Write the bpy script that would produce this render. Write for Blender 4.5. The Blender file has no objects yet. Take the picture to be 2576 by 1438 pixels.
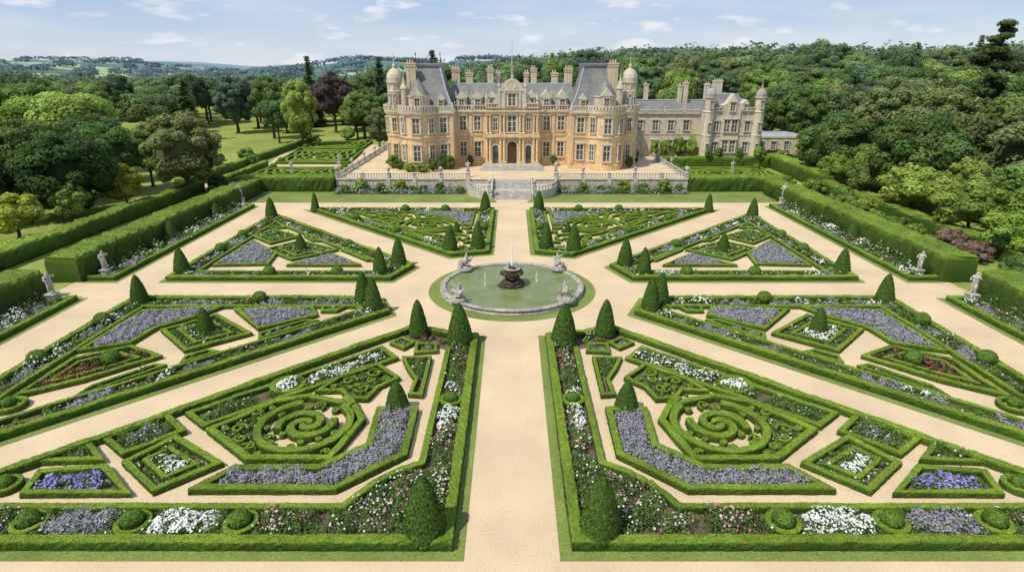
import bpy, math, random
import numpy as np
from mathutils import Vector
R=np.random.default_rng(7); random.seed(7)
SC=bpy.context.scene; COL=SC.collection
WL={}
# ------------------------------------------------------------ materials
def newmat(name):
    m=bpy.data.materials.new(name); m.use_nodes=True
    nt=m.node_tree; return m,nt,nt.nodes['Principled BSDF']
def nz(nt,vec,scale,detail=5,rough=.6,dist=0):
    n=nt.nodes.new('ShaderNodeTexNoise'); n.inputs['Scale'].default_value=scale
    n.inputs['Detail'].default_value=detail; n.inputs['Roughness'].default_value=rough
    n.inputs['Distortion'].default_value=dist
    if vec is not None: nt.links.new(vec,n.inputs['Vector'])
    return n.outputs['Fac']
def ramp(nt,fac,stops):
    r=nt.nodes.new('ShaderNodeValToRGB'); nt.links.new(fac,r.inputs['Fac'])
    e=r.color_ramp.elements
    while len(e)<len(stops): e.new(.5)
    for i,(p,c) in enumerate(stops):
        e[i].position=p
        if not hasattr(c,'__len__'): c=(c,c,c)
        e[i].color=(*c,1)
    return r.outputs['Color']
def mul(nt,a,b):
    n=nt.nodes.new('ShaderNodeVectorMath'); n.operation='MULTIPLY'
    nt.links.new(a,n.inputs[0])
    if isinstance(b,tuple): n.inputs[1].default_value=b
    else: nt.links.new(b,n.inputs[1])
    return n.outputs[0]
def bump(nt,h,b,strength,dist):
    n=nt.nodes.new('ShaderNodeBump'); n.inputs['Strength'].default_value=strength; n.inputs['Distance'].default_value=dist
    nt.links.new(h,n.inputs['Height']); nt.links.new(n.outputs[0],b.inputs['Normal']); return n.outputs[0]
def pos(nt): return nt.nodes.new('ShaderNodeNewGeometry').outputs['Position']
def mat_noise(name,stops,scale,big=(.3,.85,1.15),rough=.85,bs=0,bd=.02,bscale=None,metal=0,spec=.3):
    m,nt,b=newmat(name); p=pos(nt)
    c=ramp(nt,nz(nt,p,scale,6,.65),stops)
    c=mul(nt,c,ramp(nt,nz(nt,p,big[0],3),[(.3,big[1]),(.7,big[2])]))
    nt.links.new(c,b.inputs['Base Color']); b.inputs['Roughness'].default_value=rough
    b.inputs['Metallic'].default_value=metal; b.inputs['Specular IOR Level'].default_value=spec
    if bs: bump(nt,nz(nt,p,bscale or scale*2,4,.7),b,bs,bd)
    return m
def mat_fol(name,scale,lo,hi,trans=.2,bs=0,bd=.05,large=None):
    m,nt,b=newmat(name)
    a=nt.nodes.new('ShaderNodeAttribute'); a.attribute_name='Col'
    oi=nt.nodes.new('ShaderNodeObjectInfo')
    c=mul(nt,a.outputs['Color'],oi.outputs['Color'])
    tc=nt.nodes.new('ShaderNodeTexCoord').outputs['Object']
    c=mul(nt,c,ramp(nt,nz(nt,tc,scale,6,.75),[(.32,lo),(.66,hi)]))
    if large: c=mul(nt,c,ramp(nt,nz(nt,tc,large,3,.6),[(.3,(.8,.85,.9)),(.7,(1.25,1.12,1.0))]))
    nt.links.new(c,b.inputs['Base Color']); b.inputs['Roughness'].default_value=.75
    b.inputs['Specular IOR Level'].default_value=.15
    if bs: bump(nt,nz(nt,tc,scale,6,.8),b,bs,bd)
    if trans:
        t=nt.nodes.new('ShaderNodeBsdfTranslucent'); nt.links.new(c,t.inputs['Color'])
        mx=nt.nodes.new('ShaderNodeMixShader'); mx.inputs[0].default_value=trans
        nt.links.new(b.outputs[0],mx.inputs[1]); nt.links.new(t.outputs[0],mx.inputs[2])
        nt.links.new(mx.outputs[0],nt.nodes['Material Output'].inputs['Surface'])
    return m
M_GRAVEL=mat_noise('gravel',[(.25,(.44,.33,.195)),(.42,(.62,.475,.295)),(.62,(.68,.53,.335)),(.8,(.76,.62,.42))],9,(.2,.87,1.07),.95,.45,.02,24)
M_GRASS=mat_noise('lawn',[(.3,(.10,.145,.03)),(.5,(.175,.23,.05)),(.75,(.28,.29,.09))],7,(.25,.8,1.2),.95,.4,.03,20)
M_SOIL=mat_noise('soil',[(.3,(.08,.06,.038)),(.7,(.20,.155,.10))],8,(.4,.8,1.2),.98,.8,.05,12)
M_ROCK=mat_noise('rock',[(.3,(.02,.016,.012)),(.7,(.12,.09,.055))],5,(1,.7,1.2),.6,.8,.1,5)
M_STATUE=mat_noise('weathered_stone',[(.3,(.28,.265,.225)),(.6,(.54,.51,.44)),(.8,(.66,.63,.56))],5,(1.5,.75,1.15),.85,.3,.02,20)
M_RIM=mat_noise('basin_stone',[(.3,(.20,.18,.15)),(.6,(.45,.42,.36)),(.8,(.58,.55,.48))],3,(.8,.75,1.15),.8,.4,.03,14)
M_LEAD=mat_noise('lead_roof',[(.3,(.26,.28,.32)),(.7,(.40,.43,.47))],2,(.3,.9,1.1),.55,0)
M_DOOR=mat_noise('oak_door',[(.3,(.05,.02,.01)),(.7,(.12,.055,.028))],6,rough=.5)
M_IRON=mat_noise('iron',[(.3,(.05,.055,.06)),(.7,(.12,.13,.14))],6,rough=.5)
M_BARK=mat_noise('bark',[(.3,(.045,.033,.022)),(.7,(.14,.11,.08))],5,rough=.95,bs=.6,bd=.1)
M_FRAME=mat_noise('window_stone',[(.3,(.54,.47,.35)),(.7,(.68,.61,.48))],3,rough=.8)
def stone(name,warm,cool,z0,z1):
    m,nt,b=newmat(name); p=pos(nt)
    s=nt.nodes.new('ShaderNodeSeparateXYZ'); nt.links.new(p,s.inputs[0])
    mr=nt.nodes.new('ShaderNodeMapRange'); mr.inputs[1].default_value=z0; mr.inputs[2].default_value=z1
    ad=nt.nodes.new('ShaderNodeMath'); ad.operation='MULTIPLY_ADD'; ad.inputs[1].default_value=7; 
    nt.links.new(nz(nt,p,.35,5,.7),ad.inputs[0]); nt.links.new(s.outputs[2],ad.inputs[2])
    nt.links.new(ad.outputs[0],mr.inputs[0])
    c=ramp(nt,mr.outputs[0],[(0,warm),(1,cool)])
    c=mul(nt,c,ramp(nt,nz(nt,p,2.2,6,.7),[(.3,.74),(.7,1.18)]))
    br=nt.nodes.new('ShaderNodeTexBrick'); br.inputs['Scale'].default_value=1
    br.inputs['Brick Width'].default_value=.9; br.inputs['Row Height'].default_value=.38; br.inputs['Mortar Size'].default_value=.02
    br.inputs['Color1'].default_value=(1.06,1.03,.98,1); br.inputs['Color2'].default_value=(.9,.91,.92,1); br.inputs['Mortar'].default_value=(.74,.72,.68,1)
    cb=nt.nodes.new('ShaderNodeCombineXYZ'); ax=nt.nodes.new('ShaderNodeMath'); ax.operation='ADD'
    nt.links.new(s.outputs[0],ax.inputs[0]); nt.links.new(s.outputs[1],ax.inputs[1])
    nt.links.new(ax.outputs[0],cb.inputs[0]); nt.links.new(s.outputs[2],cb.inputs[1]); nt.links.new(cb.outputs[0],br.inputs['Vector'])
    c=mul(nt,c,br.outputs['Color'])
    st=nz(nt,mul(nt,p,(3.0,3.0,.25)),1,4,.6)
    c=mul(nt,c,ramp(nt,st,[(.35,.78),(.6,1.06)]))
    nt.links.new(c,b.inputs['Base Color']); b.inputs['Roughness'].default_value=.9
    return m
M_STONE=stone('limestone',(.79,.56,.29),(.67,.55,.375),8,16)
M_STONE2=stone('grey_limestone',(.68,.58,.42),(.63,.56,.43),4,14)
M_WALL=stone('terrace_stone',(.44,.41,.33),(.60,.55,.45),0,5)
def slate():
    m,nt,b=newmat('slate'); p=pos(nt)
    w=nt.nodes.new('ShaderNodeTexWave'); w.bands_direction='Z'; w.inputs['Scale'].default_value=1.3; w.inputs['Distortion'].default_value=.6
    nt.links.new(p,w.inputs[0])
    c=ramp(nt,nz(nt,p,2.2,7,.8),[(.3,(.10,.107,.112)),(.7,(.27,.275,.27))])
    c=mul(nt,c,ramp(nt,w.outputs['Fac'],[(0,.75),(.6,1.08)]))
    c=mul(nt,c,ramp(nt,nz(nt,mul(nt,p,(1,1,.35)),.5,4),[(.35,.78),(.65,(1.2,1.14,1.02))]))
    nt.links.new(c,b.inputs['Base Color']); b.inputs['Roughness'].default_value=.65; return m
M_SLATE=slate()
M_GLASS,nt,b=newmat('window_glass'); b.inputs['Roughness'].default_value=.12
nt.links.new(ramp(nt,nz(nt,pos(nt),.6,2),[(.35,(.03,.034,.038)),(.7,(.17,.165,.15))]),b.inputs['Base Color'])
M_WATER,nt,b=newmat('pond_water'); b.inputs['Roughness'].default_value=.1; b.inputs['IOR'].default_value=1.2
nt.links.new(ramp(nt,nz(nt,pos(nt),.5,4),[(.3,(.14,.18,.06)),(.7,(.22,.26,.11))]),b.inputs['Base Color'])
bump(nt,nz(nt,pos(nt),5,4),b,.25,.05)
M_SPRAY,nt,b=newmat('spray'); b.inputs['Base Color'].default_value=(.95,.96,.97,1); b.inputs['Roughness'].default_value=.4; b.inputs['Alpha'].default_value=.8
M_LEAF=mat_fol('leaf',.6,.85,1.15,.35)
M_HEDGE=mat_fol('clipped_box',13,.5,1.45,.1,.7,.045,.45)
M_YEW=mat_fol('clipped_yew',8,.5,1.5,.1,.8,.06,.5)
M_PLANT=mat_fol('border_plant',3,.85,1.18,.3)
# ------------------------------------------------------------ object helpers
def setp(o,kw):
    for k,v in kw.items():
        if v is not None: o[k]=v
def place(o,origin,parent):
    origin=Vector(origin); WL[o.name]=origin
    COL.objects.link(o)
    if parent is not None:
        o.parent=parent; o.location=origin-WL[parent.name]
    else: o.location=origin
def mkmesh(name,V,F,mats,mi=None,col=None,smooth=False):
    V=np.asarray(V,dtype=np.float64)
    me=bpy.data.meshes.new(name)
    if isinstance(F,np.ndarray):
        me.vertices.add(len(V)); me.vertices.foreach_set('co',V.astype(np.float32).ravel())
        me.loops.add(F.size); me.loops.foreach_set('vertex_index',F.astype(np.int32).ravel())
        me.polygons.add(len(F)); me.polygons.foreach_set('loop_start',np.arange(0,F.size,4,dtype=np.int32))
        me.update(calc_edges=True)
    else:
        me.from_pydata([tuple(v) for v in V],[],F)
    for m in mats: me.materials.append(m)
    if mi is not None: me.polygons.foreach_set('material_index',np.asarray(mi,dtype=np.int32))
    if col is not None:
        at=me.color_attributes.new('Col','FLOAT_COLOR','POINT')
        c=np.ones((len(V),4),dtype=np.float32); c[:,:3]=col; at.data.foreach_set('color',c.ravel())
    me.polygons.foreach_set('use_smooth',np.full(len(me.polygons),smooth,dtype=bool))
    me.update(); return me
def build(name,V,F,mats,mi=None,col=None,parent=None,origin=None,smooth=False,**kw):
    V=np.asarray(V,dtype=np.float64)
    if origin is None:
        origin=((V[:,0].min()+V[:,0].max())/2,(V[:,1].min()+V[:,1].max())/2,V[:,2].min())
    me=mkmesh(name,V-np.array(origin),F,mats,mi,col,smooth)
    o=bpy.data.objects.new(name,me); place(o,origin,parent); setp(o,kw); return o
def empty(name,loc,**kw):
    o=bpy.data.objects.new(name,None); place(o,loc,None); o.empty_display_size=.5; setp(o,kw); return o
def inst(name,me,loc,parent=None,scale=(1,1,1),rz=0,color=None,**kw):
    o=bpy.data.objects.new(name,me); place(o,loc,parent); o.scale=scale; o.rotation_euler=(0,0,rz)
    if color: o.color=(*color,1)
    setp(o,kw); return o
class MB:
    def __init__(s): s.v=[];s.f=[];s.m=[]
    def hexa(s,a,b,mi=0):
        n=len(s.v); s.v+=list(a)+list(b)
        for q in ((0,3,2,1),(4,5,6,7),(0,1,5,4),(1,2,6,5),(2,3,7,6),(3,0,4,7)): s.f.append(tuple(n+i for i in q)); s.m.append(mi)
    def box(s,x0,x1,y0,y1,z0,z1,mi=0):
        s.hexa([(x0,y0,z0),(x1,y0,z0),(x1,y1,z0),(x0,y1,z0)],[(x0,y0,z1),(x1,y0,z1),(x1,y1,z1),(x0,y1,z1)],mi)
    def fr(s,a,z0,b,z1,mi=0):
        s.hexa([(a[0],a[2],z0),(a[1],a[2],z0),(a[1],a[3],z0),(a[0],a[3],z0)],[(b[0],b[2],z1),(b[1],b[2],z1),(b[1],b[3],z1),(b[0],b[3],z1)],mi)
    def prism(s,poly,z0,z1,mi=0):
        n=len(s.v);k=len(poly); s.v+=[(x,y,z0) for x,y in poly]+[(x,y,z1) for x,y in poly]
        s.f.append(tuple(range(n+k,n+2*k))); s.m.append(mi)
        for i in range(k):
            j=(i+1)%k; s.f.append((n+i,n+j,n+k+j,n+k+i)); s.m.append(mi)
    def extr(s,poly,y0,y1,mi=0):
        n=len(s.v);k=len(poly); s.v+=[(x,y0,z) for x,z in poly]+[(x,y1,z) for x,z in poly]
        s.f.append(tuple(range(n,n+k))); s.f.append(tuple(range(n+2*k-1,n+k-1,-1))); s.m+=[mi,mi]
        for i in range(k):
            j=(i+1)%k; s.f.append((n+i,n+k+i,n+k+j,n+j)); s.m.append(mi)
    def lathe(s,cx,cy,prof,n=20,mi=0):
        b=len(s.v)
        for r,z in prof:
            for i in range(n):
                a=2*math.pi*i/n; s.v.append((cx+r*math.cos(a),cy+r*math.sin(a),z))
        for k in range(len(prof)-1):
            for i in range(n):
                j=(i+1)%n; s.f.append((b+k*n+i,b+k*n+j,b+(k+1)*n+j,b+(k+1)*n+i)); s.m.append(mi)
        s.f.append(tuple(b+(len(prof)-1)*n+i for i in range(n))); s.m.append(mi)
        s.f.append(tuple(b+i for i in reversed(range(n)))); s.m.append(mi)
    def obj(s,name,mats,**kw): return build(name,s.v,s.f,mats,mi=s.m,**kw)
def sheet(name,poly,z,mat,**kw):
    return build(name,[(x,y,z) for x,y in poly],[tuple(range(len(poly)))],[mat],kind='structure',**kw)
def area(p): return sum(p[i][0]*p[(i+1)%len(p)][1]-p[(i+1)%len(p)][0]*p[i][1] for i in range(len(p)))/2
def inset(p,d):
    if area(p)<0: p=p[::-1]
    out=[];n=len(p)
    for i in range(n):
        a,b,c=np.array(p[i-1]),np.array(p[i]),np.array(p[(i+1)%n])
        u=(b-a)/np.linalg.norm(b-a); v=(c-b)/np.linalg.norm(c-b)
        n1=np.array([-u[1],u[0]]); n2=np.array([-v[1],v[0]]); m=(n1+n2); m/=max(.2,m@n1); out.append(tuple(b+m*d))
    return out
def mir(p): return [(-x,y) for x,y in p]
# ------------------------------------------------------------ cards
def cards(P,N,S,asp=.7):
    n=len(P); r=R.normal(size=(n,3)); N=N/np.maximum(1e-6,np.linalg.norm(N,axis=1))[:,None]
    T=np.cross(N,r); T/=np.linalg.norm(T,axis=1)[:,None]; B=np.cross(N,T)
    S=np.broadcast_to(S,(n,))[:,None]
    V=np.stack([P+T*S,P+B*S*asp,P-T*S,P-B*S*asp],1).reshape(-1,3)
    return V,np.arange(4*n).reshape(-1,4)
def cubesphere(k=3):
    V=[];F=[]
    for ax in range(3):
        for sg in (-1,1):
            b=len(V)
            for i in range(k+1):
                for j in range(k+1):
                    p=[0,0,0]; p[ax]=sg; p[(ax+1)%3]=-1+2*i/k; p[(ax+2)%3]=(-1+2*j/k)*sg; V.append(p)
            for i in range(k):
                for j in range(k):
                    q=b+i*(k+1)+j; F.append((q,q+k+1,q+k+2,q+1))
    V=np.array(V,float); V/=np.linalg.norm(V,axis=1)[:,None]; return V,np.array(F)
CS,CF=cubesphere(3)
# ------------------------------------------------------------ hedges
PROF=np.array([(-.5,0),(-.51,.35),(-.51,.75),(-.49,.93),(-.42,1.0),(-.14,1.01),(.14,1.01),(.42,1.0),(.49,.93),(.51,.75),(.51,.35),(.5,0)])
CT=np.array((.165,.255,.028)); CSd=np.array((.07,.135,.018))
HP=[]
def hedge(name,pts,w,h,closed=False,label='',category='hedge',group=None,z=0,dens=None,step=None,ct=CT,cs=CSd,parent=None):
    P=np.array(pts,float); n=len(P); yc=P[:,1].mean(); 
    if dens is None: dens=130 if yc<38 else (65 if yc<56 else (22 if yc<92 else 0))
    if step is None: step=.22 if yc<50 else (.4 if yc<95 else .8)
    D=[]; 
    for i in range(n if closed else n-1):
        d=P[(i+1)%n]-P[i]; D.append(d/max(1e-6,np.linalg.norm(d)))
    Mi=[]
    for i in range(n):
        if closed: a,b=D[i-1],D[i]
        else: a=D[max(0,i-1)]; b=D[min(n-2,i)]
        n1=np.array((-a[1],a[0])); n2=np.array((-b[1],b[0])); m=n1+n2; m=m/max(.35,m@n1); Mi.append(m)
    C=[];Q=[]
    for i in range(n if closed else n-1):
        j=(i+1)%n; L=np.linalg.norm(P[j]-P[i]); k=max(1,int(L/step))
        for t in range(k):
            t/=k; C.append(P[i]*(1-t)+P[j]*t); Q.append(Mi[i]*(1-t)+Mi[j]*t)
    if not closed: C.append(P[-1]); Q.append(Mi[-1])
    C=np.array(C);Q=np.array(Q);K=len(C);p=len(PROF)
    if C[:,0].mean()<0: HP.append(C)
    V=np.zeros((K,p,3)); V[:,:,:2]=C[:,None,:]+Q[:,None,:]*(PROF[None,:,0,None]*w); V[:,:,2]=PROF[None,:,1]*h
    jit=min(.036,.05*w+.004)*(1 if h<1.2 else 3.2)
    J=R.normal(size=(K,p,3))*jit*.55; lf=np.interp(np.arange(K),np.arange(0,K+6,5),R.normal(size=len(np.arange(0,K+6,5)))*jit*.8)
    J[:,:,2]+=lf[:,None]*PROF[None,:,1]; J[:,0,2]=0;J[:,-1,2]=0; V+=J; V[:,:,2]+=z
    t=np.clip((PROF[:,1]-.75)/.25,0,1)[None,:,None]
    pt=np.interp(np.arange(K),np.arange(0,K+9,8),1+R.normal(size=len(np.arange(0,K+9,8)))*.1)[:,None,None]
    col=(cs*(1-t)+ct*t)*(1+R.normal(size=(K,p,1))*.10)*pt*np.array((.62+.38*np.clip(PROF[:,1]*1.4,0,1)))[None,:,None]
    idx=np.arange(K*p).reshape(K,p); a=idx; b=np.roll(idx,-1,0)
    if not closed: a=a[:-1]; b=b[:-1]
    F=np.stack([a[:,:-1],b[:,:-1],b[:,1:],a[:,1:]],-1).reshape(-1,4)
    V=V.reshape(-1,3); col=np.clip(col.reshape(-1,3),.004,1)
    if dens:
        q=V[F]; Nn=np.cross(q[:,2]-q[:,0],q[:,1]-q[:,3]); A=np.linalg.norm(Nn,axis=1)/2+1e-9
        cnt=int(A.sum()*dens); fi=R.choice(len(F),cnt,p=A/A.sum()); uv=R.random((cnt,2,1))
        qq=q[fi]; PP=(qq[:,0]*(1-uv[:,0])+qq[:,1]*uv[:,0])*(1-uv[:,1])+(qq[:,3]*(1-uv[:,0])+qq[:,2]*uv[:,0])*uv[:,1]
        Nf=-Nn[fi]/(2*A[fi])[:,None]; 
        up=Nf[:,2]; Nf[up<-.3]*=-1
        sz=(.032 if yc<38 else .044)*(.7+.7*R.random(cnt))*(1.7 if h>1.2 else 1)
        V2,F2=cards(PP+Nf*.012,Nf+R.normal(size=(cnt,3))*.5,sz)
        c2=col[F[fi][:,0]]*(.5+1.0*R.random((cnt,1)))
        F=np.vstack([F,F2+len(V)]); V=np.vstack([V,V2]); col=np.vstack([col,np.repeat(c2,4,0)])
    if not closed:
        for s in (0,K-1):
            r=idx[s]; cap=[(r[i],r[i+1],r[p-2-i],r[p-1-i]) if s==0 else (r[p-1-i],r[p-2-i],r[i+1],r[i]) for i in range(p//2-1)]
            F=np.vstack([F,np.array(cap)])
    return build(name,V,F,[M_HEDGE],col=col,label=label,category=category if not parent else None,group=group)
def arc(cx,cy,r0,r1,a0,a1,n=None):
    n=n or max(6,int(abs(a1-a0)/12)); 
    return [(cx+(r0+(r1-r0)*i/n)*math.cos(math.radians(a0+(a1-a0)*i/n)),cy+(r0+(r1-r0)*i/n)*math.sin(math.radians(a0+(a1-a0)*i/n))) for i in range(n+1)]
# ------------------------------------------------------------ planting
GRN=[(.10,.185,.04),(.13,.225,.055),(.08,.15,.033),(.16,.215,.07)]
ST={
 'lavender':([(.25,.30,.19),(.29,.34,.24)],[(.41,.38,.46),(.44,.42,.48),(.35,.38,.32),(.39,.35,.46)],None,0,.36,.52),
 'white':(GRN,None,[(.9,.9,.84),(.85,.85,.78),(.93,.92,.86)],24,.45,.62),
 'pink':(GRN+[(.12,.12,.04)],None,[(.8,.42,.47),(.84,.68,.66),(.66,.2,.28)],9,.45,.62),
 'blush':(GRN+[(.12,.13,.05)],None,[(.9,.87,.8),(.85,.74,.68),(.74,.34,.4)],8,.45,.62),
 'purple':(GRN,None,[(.32,.27,.68),(.42,.37,.78)],26,.3,.35),
 'silver':([(.27,.33,.23),(.35,.40,.32)],None,None,0,.42,.46),
 'green':(GRN+[(.17,.26,.06)],None,[(.85,.85,.76)],2,.45,.56),
 'red':([(.11,.10,.05),(.08,.13,.03),(.17,.08,.06)],None,[(.55,.12,.09),(.45,.16,.13)],6,.35,.4),
 'white_dense':(GRN,None,[(.92,.92,.86),(.85,.87,.78)],56,.36,.4),
}
def inpoly(P,poly):
    x,y=P[:,0],P[:,1]; r=np.zeros(len(P),bool); n=len(poly)
    for i in range(n):
        x0,y0=poly[i];x1,y1=poly[(i+1)%n]
        if y0==y1: continue
        c=((y0>y)!=(y1>y))&(x<(x1-x0)*(y-y0)/(y1-y0)+x0); r^=c
    return r
def samp(poly,dens):
    a=np.array(poly); lo=a.min(0);hi=a.max(0); A=(hi-lo).prod(); n=max(4,int(A*dens))
    g=math.sqrt(A/n); xs=np.arange(lo[0],hi[0]+g,g); ys=np.arange(lo[1],hi[1]+g,g)
    X,Y=np.meshgrid(xs,ys); P=np.stack([X.ravel(),Y.ravel()],1)+R.uniform(-.42,.42,(X.size,2))*g
    return P[inpoly(P,poly)]
def bushes(P,style,lod,z0=.05,sc=1.0):
    leaf,top,fl,nf,r,h=ST[style]; k=len(P)
    if k==0: return np.zeros((0,3)),np.zeros((0,3))
    nl=int(105/lod**1.5)+10; s=.05*lod**.75
    rr=r*sc*(.7+.6*R.random(k)); hh=h*sc*(.55+.8*R.random(k))
    d=R.normal(size=(k,nl,3)); d[:,:,2]=np.abs(d[:,:,2])*1.1; d/=np.linalg.norm(d,axis=2)[...,None]
    ra=R.random((k,nl,1))**.35
    W=np.stack([rr,rr,hh],1)[:,None,:]
    pp=d*ra*W; pp[:,:,:2]+=P[:,None,:]; pp[:,:,2]+=z0
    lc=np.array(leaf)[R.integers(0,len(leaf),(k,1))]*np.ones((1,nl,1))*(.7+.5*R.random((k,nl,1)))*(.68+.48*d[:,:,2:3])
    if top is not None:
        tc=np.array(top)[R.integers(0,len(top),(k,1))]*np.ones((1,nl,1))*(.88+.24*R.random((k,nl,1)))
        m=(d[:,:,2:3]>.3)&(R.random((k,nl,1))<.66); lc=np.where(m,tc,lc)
        pp[:,:,2:3]+=np.where(m,R.random((k,nl,1))*.12,0)
    V,_=cards(pp.reshape(-1,3),(d+R.normal(size=d.shape)*.45+np.array((0,0,.2))).reshape(-1,3),s*(.7+.7*R.random(k*nl)))
    c=np.repeat(lc.reshape(-1,3),4,0)
    if nf:
        n=max(1,int(nf/lod**.8)); pick=R.random((k,n))<np.clip(1.5*R.random((k,1))-.3,0,1)
        d=R.normal(size=(k,n,3)); d[:,:,2]=np.abs(d[:,:,2])+.35; d/=np.linalg.norm(d,axis=2)[...,None]
        pp=d*W*1.06; pp[:,:,:2]+=P[:,None,:]; pp[:,:,2]+=z0+.02
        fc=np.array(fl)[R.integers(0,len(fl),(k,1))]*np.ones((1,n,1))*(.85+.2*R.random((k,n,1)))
        pp=pp[pick];d=d[pick];fc=fc[pick]
        if len(pp):
            V2,_=cards(pp,d*1.2+np.array((0,-.3,.5)),.06*lod**.55*(.7+.6*R.random(len(pp))),1.0)
            V=np.vstack([V,V2]); c=np.vstack([c,np.repeat(fc,4,0)])
    return V,c
def lodof(y): return max(1,min(3.2,y/30))
NICE={'lavender':('lavender_planting','grey purple lavender mounds filling a clipped box compartment'),'white':('rose_planting','white flowering rose bushes in a hedged garden bed'),
'pink':('rose_planting','pink flowering rose bushes in a hedged garden bed'),'blush':('rose_planting','blush and white rose bushes in dark soil'),'purple':('flower_planting','low violet blue bedding flowers inside box edging'),
'silver':('shrub_planting','silvery grey foliage mounds in a garden bed'),'green':('shrub_planting','leafy green low shrubs inside box edging'),'red':('flower_planting','dark red and bronze bedding plants inside box edging'),
'white_dense':('flower_planting','dense white bedding flowers inside box edging')}
def planting(poly,style,dens=None,sc=1.0,soil=True):
    yc=np.mean([p[1] for p in poly]); lod=lodof(yc)
    dens=dens or {'lavender':10,'white_dense':8,'purple':10,'green':6.5}.get(style,5.0)
    P=samp(inset(poly,.3) if len(poly)<6 else poly,dens); V,c=bushes(P,style,lod,sc=sc)
    if len(V)==0: return
    nm,lb=NICE[style]
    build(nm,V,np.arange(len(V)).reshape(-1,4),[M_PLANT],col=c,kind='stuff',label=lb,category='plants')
def border(a,b,width,styles,side=1,name='border_planting',sc=1.0,dens=4.8):
    a=np.array(a);b=np.array(b);L=np.linalg.norm(b-a);u=(b-a)/L;n=np.array((-u[1],u[0]))
    VV=[];CC=[];t=0;i=int(R.integers(0,50))
    while t<L:
        l=min(L-t,R.uniform(1.0,2.8)); st=styles[i%len(styles)]; i+=int(R.integers(1,3))
        k=max(1,int(l*width*dens*(1.6 if st=='lavender' else 1))); q=R.random((k,2))
        P=a+u*(t+q[:,:1]*l)+n*((q[:,1:]-.5)*width)
        V,c=bushes(P,st,lodof(a[1]*.5+b[1]*.5),sc=sc*R.uniform(.7,1.15)); VV.append(V);CC.append(c); t+=l
    V=np.vstack(VV)
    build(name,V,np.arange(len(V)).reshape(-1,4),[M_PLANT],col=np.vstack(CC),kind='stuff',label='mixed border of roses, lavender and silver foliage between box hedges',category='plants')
# ------------------------------------------------------------ topiary & balls
def topiary_mesh(kind):
    n=30;k=24;V=[];
    for j in range(k+1):
        t=j/k
        if kind=='cone': r=(1-t**1.25)**.62*min(1,.86+t*1.4); z=t
        else: r=math.sqrt(max(0,1-(1-2*t)**2)); z=t
        if j==k: r=.02
        for i in range(n):
            a=2*math.pi*i/n; q=1+R.normal()*.02+.025*math.sin(3*a+5*t); V.append((r*q*math.cos(a),r*q*math.sin(a),z+R.normal()*.004*(j>0)))
    V=np.array(V); F=np.array([(j*n+i,j*n+(i+1)%n,(j+1)*n+(i+1)%n,(j+1)*n+i) for j in range(k) for i in range(n)])
    sc=np.array((.85,.85,3.0)) if kind=='cone' else np.array((.5,.5,1.0))
    V=V*sc; base=np.array((.066,.128,.022)) if kind=='cone' else np.array((.10,.185,.027))
    col=base*(1+R.normal(size=(len(V),1))*.15)
    q=V[F]; Nn=np.cross(q[:,2]-q[:,0],q[:,3]-q[:,1]); A=np.linalg.norm(Nn,axis=1)/2+1e-9; cnt=4200 if kind=='cone' else 900
    fi=R.choice(len(F),cnt,p=A/A.sum()); uv=R.random((cnt,2,1)); qq=q[fi]
    PP=(qq[:,0]*(1-uv[:,0])+qq[:,1]*uv[:,0])*(1-uv[:,1])+(qq[:,3]*(1-uv[:,0])+qq[:,2]*uv[:,0])*uv[:,1]; Nf=Nn[fi]/(2*A[fi])[:,None]
    V2,F2=cards(PP+Nf*.02,Nf+R.normal(size=(cnt,3))*.5,.042*(.6+.9*R.random(cnt)))
    c2=base*(.5+1.2*R.random((cnt,1)))
    return mkmesh('topiary_'+kind,np.vstack([V,V2]),np.vstack([F,F2+len(V)]),[M_YEW],col=np.vstack([col,np.repeat(c2,4,0)]),smooth=True)
ME_CONE=topiary_mesh('cone'); ME_BALL=topiary_mesh('ball')
def cone(x,y,h,w,both=True,z=.03):
    for s in ((-1,1) if both else (1,)):
        k=1+R.normal()*.03
        inst('topiary_cone',ME_CONE,(x*s,y,z),scale=(w/1.7*k,w/1.7*k,h/3.0*(1+R.normal()*.02)),rz=R.random()*6,label='clipped dark yew cone with rounded tip beside box hedging',category='topiary',group='clipped yew cones in the parterre')
def ball(x,y,d,both=True,z=.1):
    for s in ((-1,1) if both else (1,)):
        inst('topiary_ball',ME_BALL,(x*s,y,z),scale=(d,d,d*.9),rz=R.random()*6,label='clipped round box ball in a planted bed',category='topiary',group='clipped box balls in the parterre')
# ------------------------------------------------------------ terrain
def ss(t): t=np.clip(t,0,1); return t*t*(3-2*t)
def terr(x,y):
    x=np.asarray(x,float);y=np.asarray(y,float)
    z=10*ss((y-165)/130)*ss((x+70)/150)+4*ss((y-90)/120)*ss((x-75)/60)
    z=z+4*ss((y-170)/100)*(.5+.5*np.sin(x*.02+1))
    far=ss((y-700)/1500)
    z=z*(1-ss((y-450)/400))+far*(42+22*np.sin(x*.0021+.6)+13*np.sin(x*.0057+y*.002)+7*np.sin(x*.013+2))-6*ss((y-350)/300)*(1-far)
    return z-.03
ys=np.concatenate([np.linspace(-40,90,14),np.linspace(100,450,50),np.geomspace(480,9000,60)])
xp=np.concatenate([np.linspace(0,50,6),np.linspace(60,400,35),np.geomspace(440,9000,50)]); xs=np.concatenate([-xp[::-1][:-1],xp])
X,Y=np.meshgrid(xs,ys); Vg=np.stack([X.ravel(),Y.ravel(),terr(X,Y).ravel()],1); nx=len(xs)
I=np.arange(len(Vg)).reshape(len(ys),nx); Fg=np.stack([I[:-1,:-1],I[:-1,1:],I[1:,1:],I[1:,:-1]],-1).reshape(-1,4)
m,nt,b=newmat('meadow'); p=pos(nt)
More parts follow.
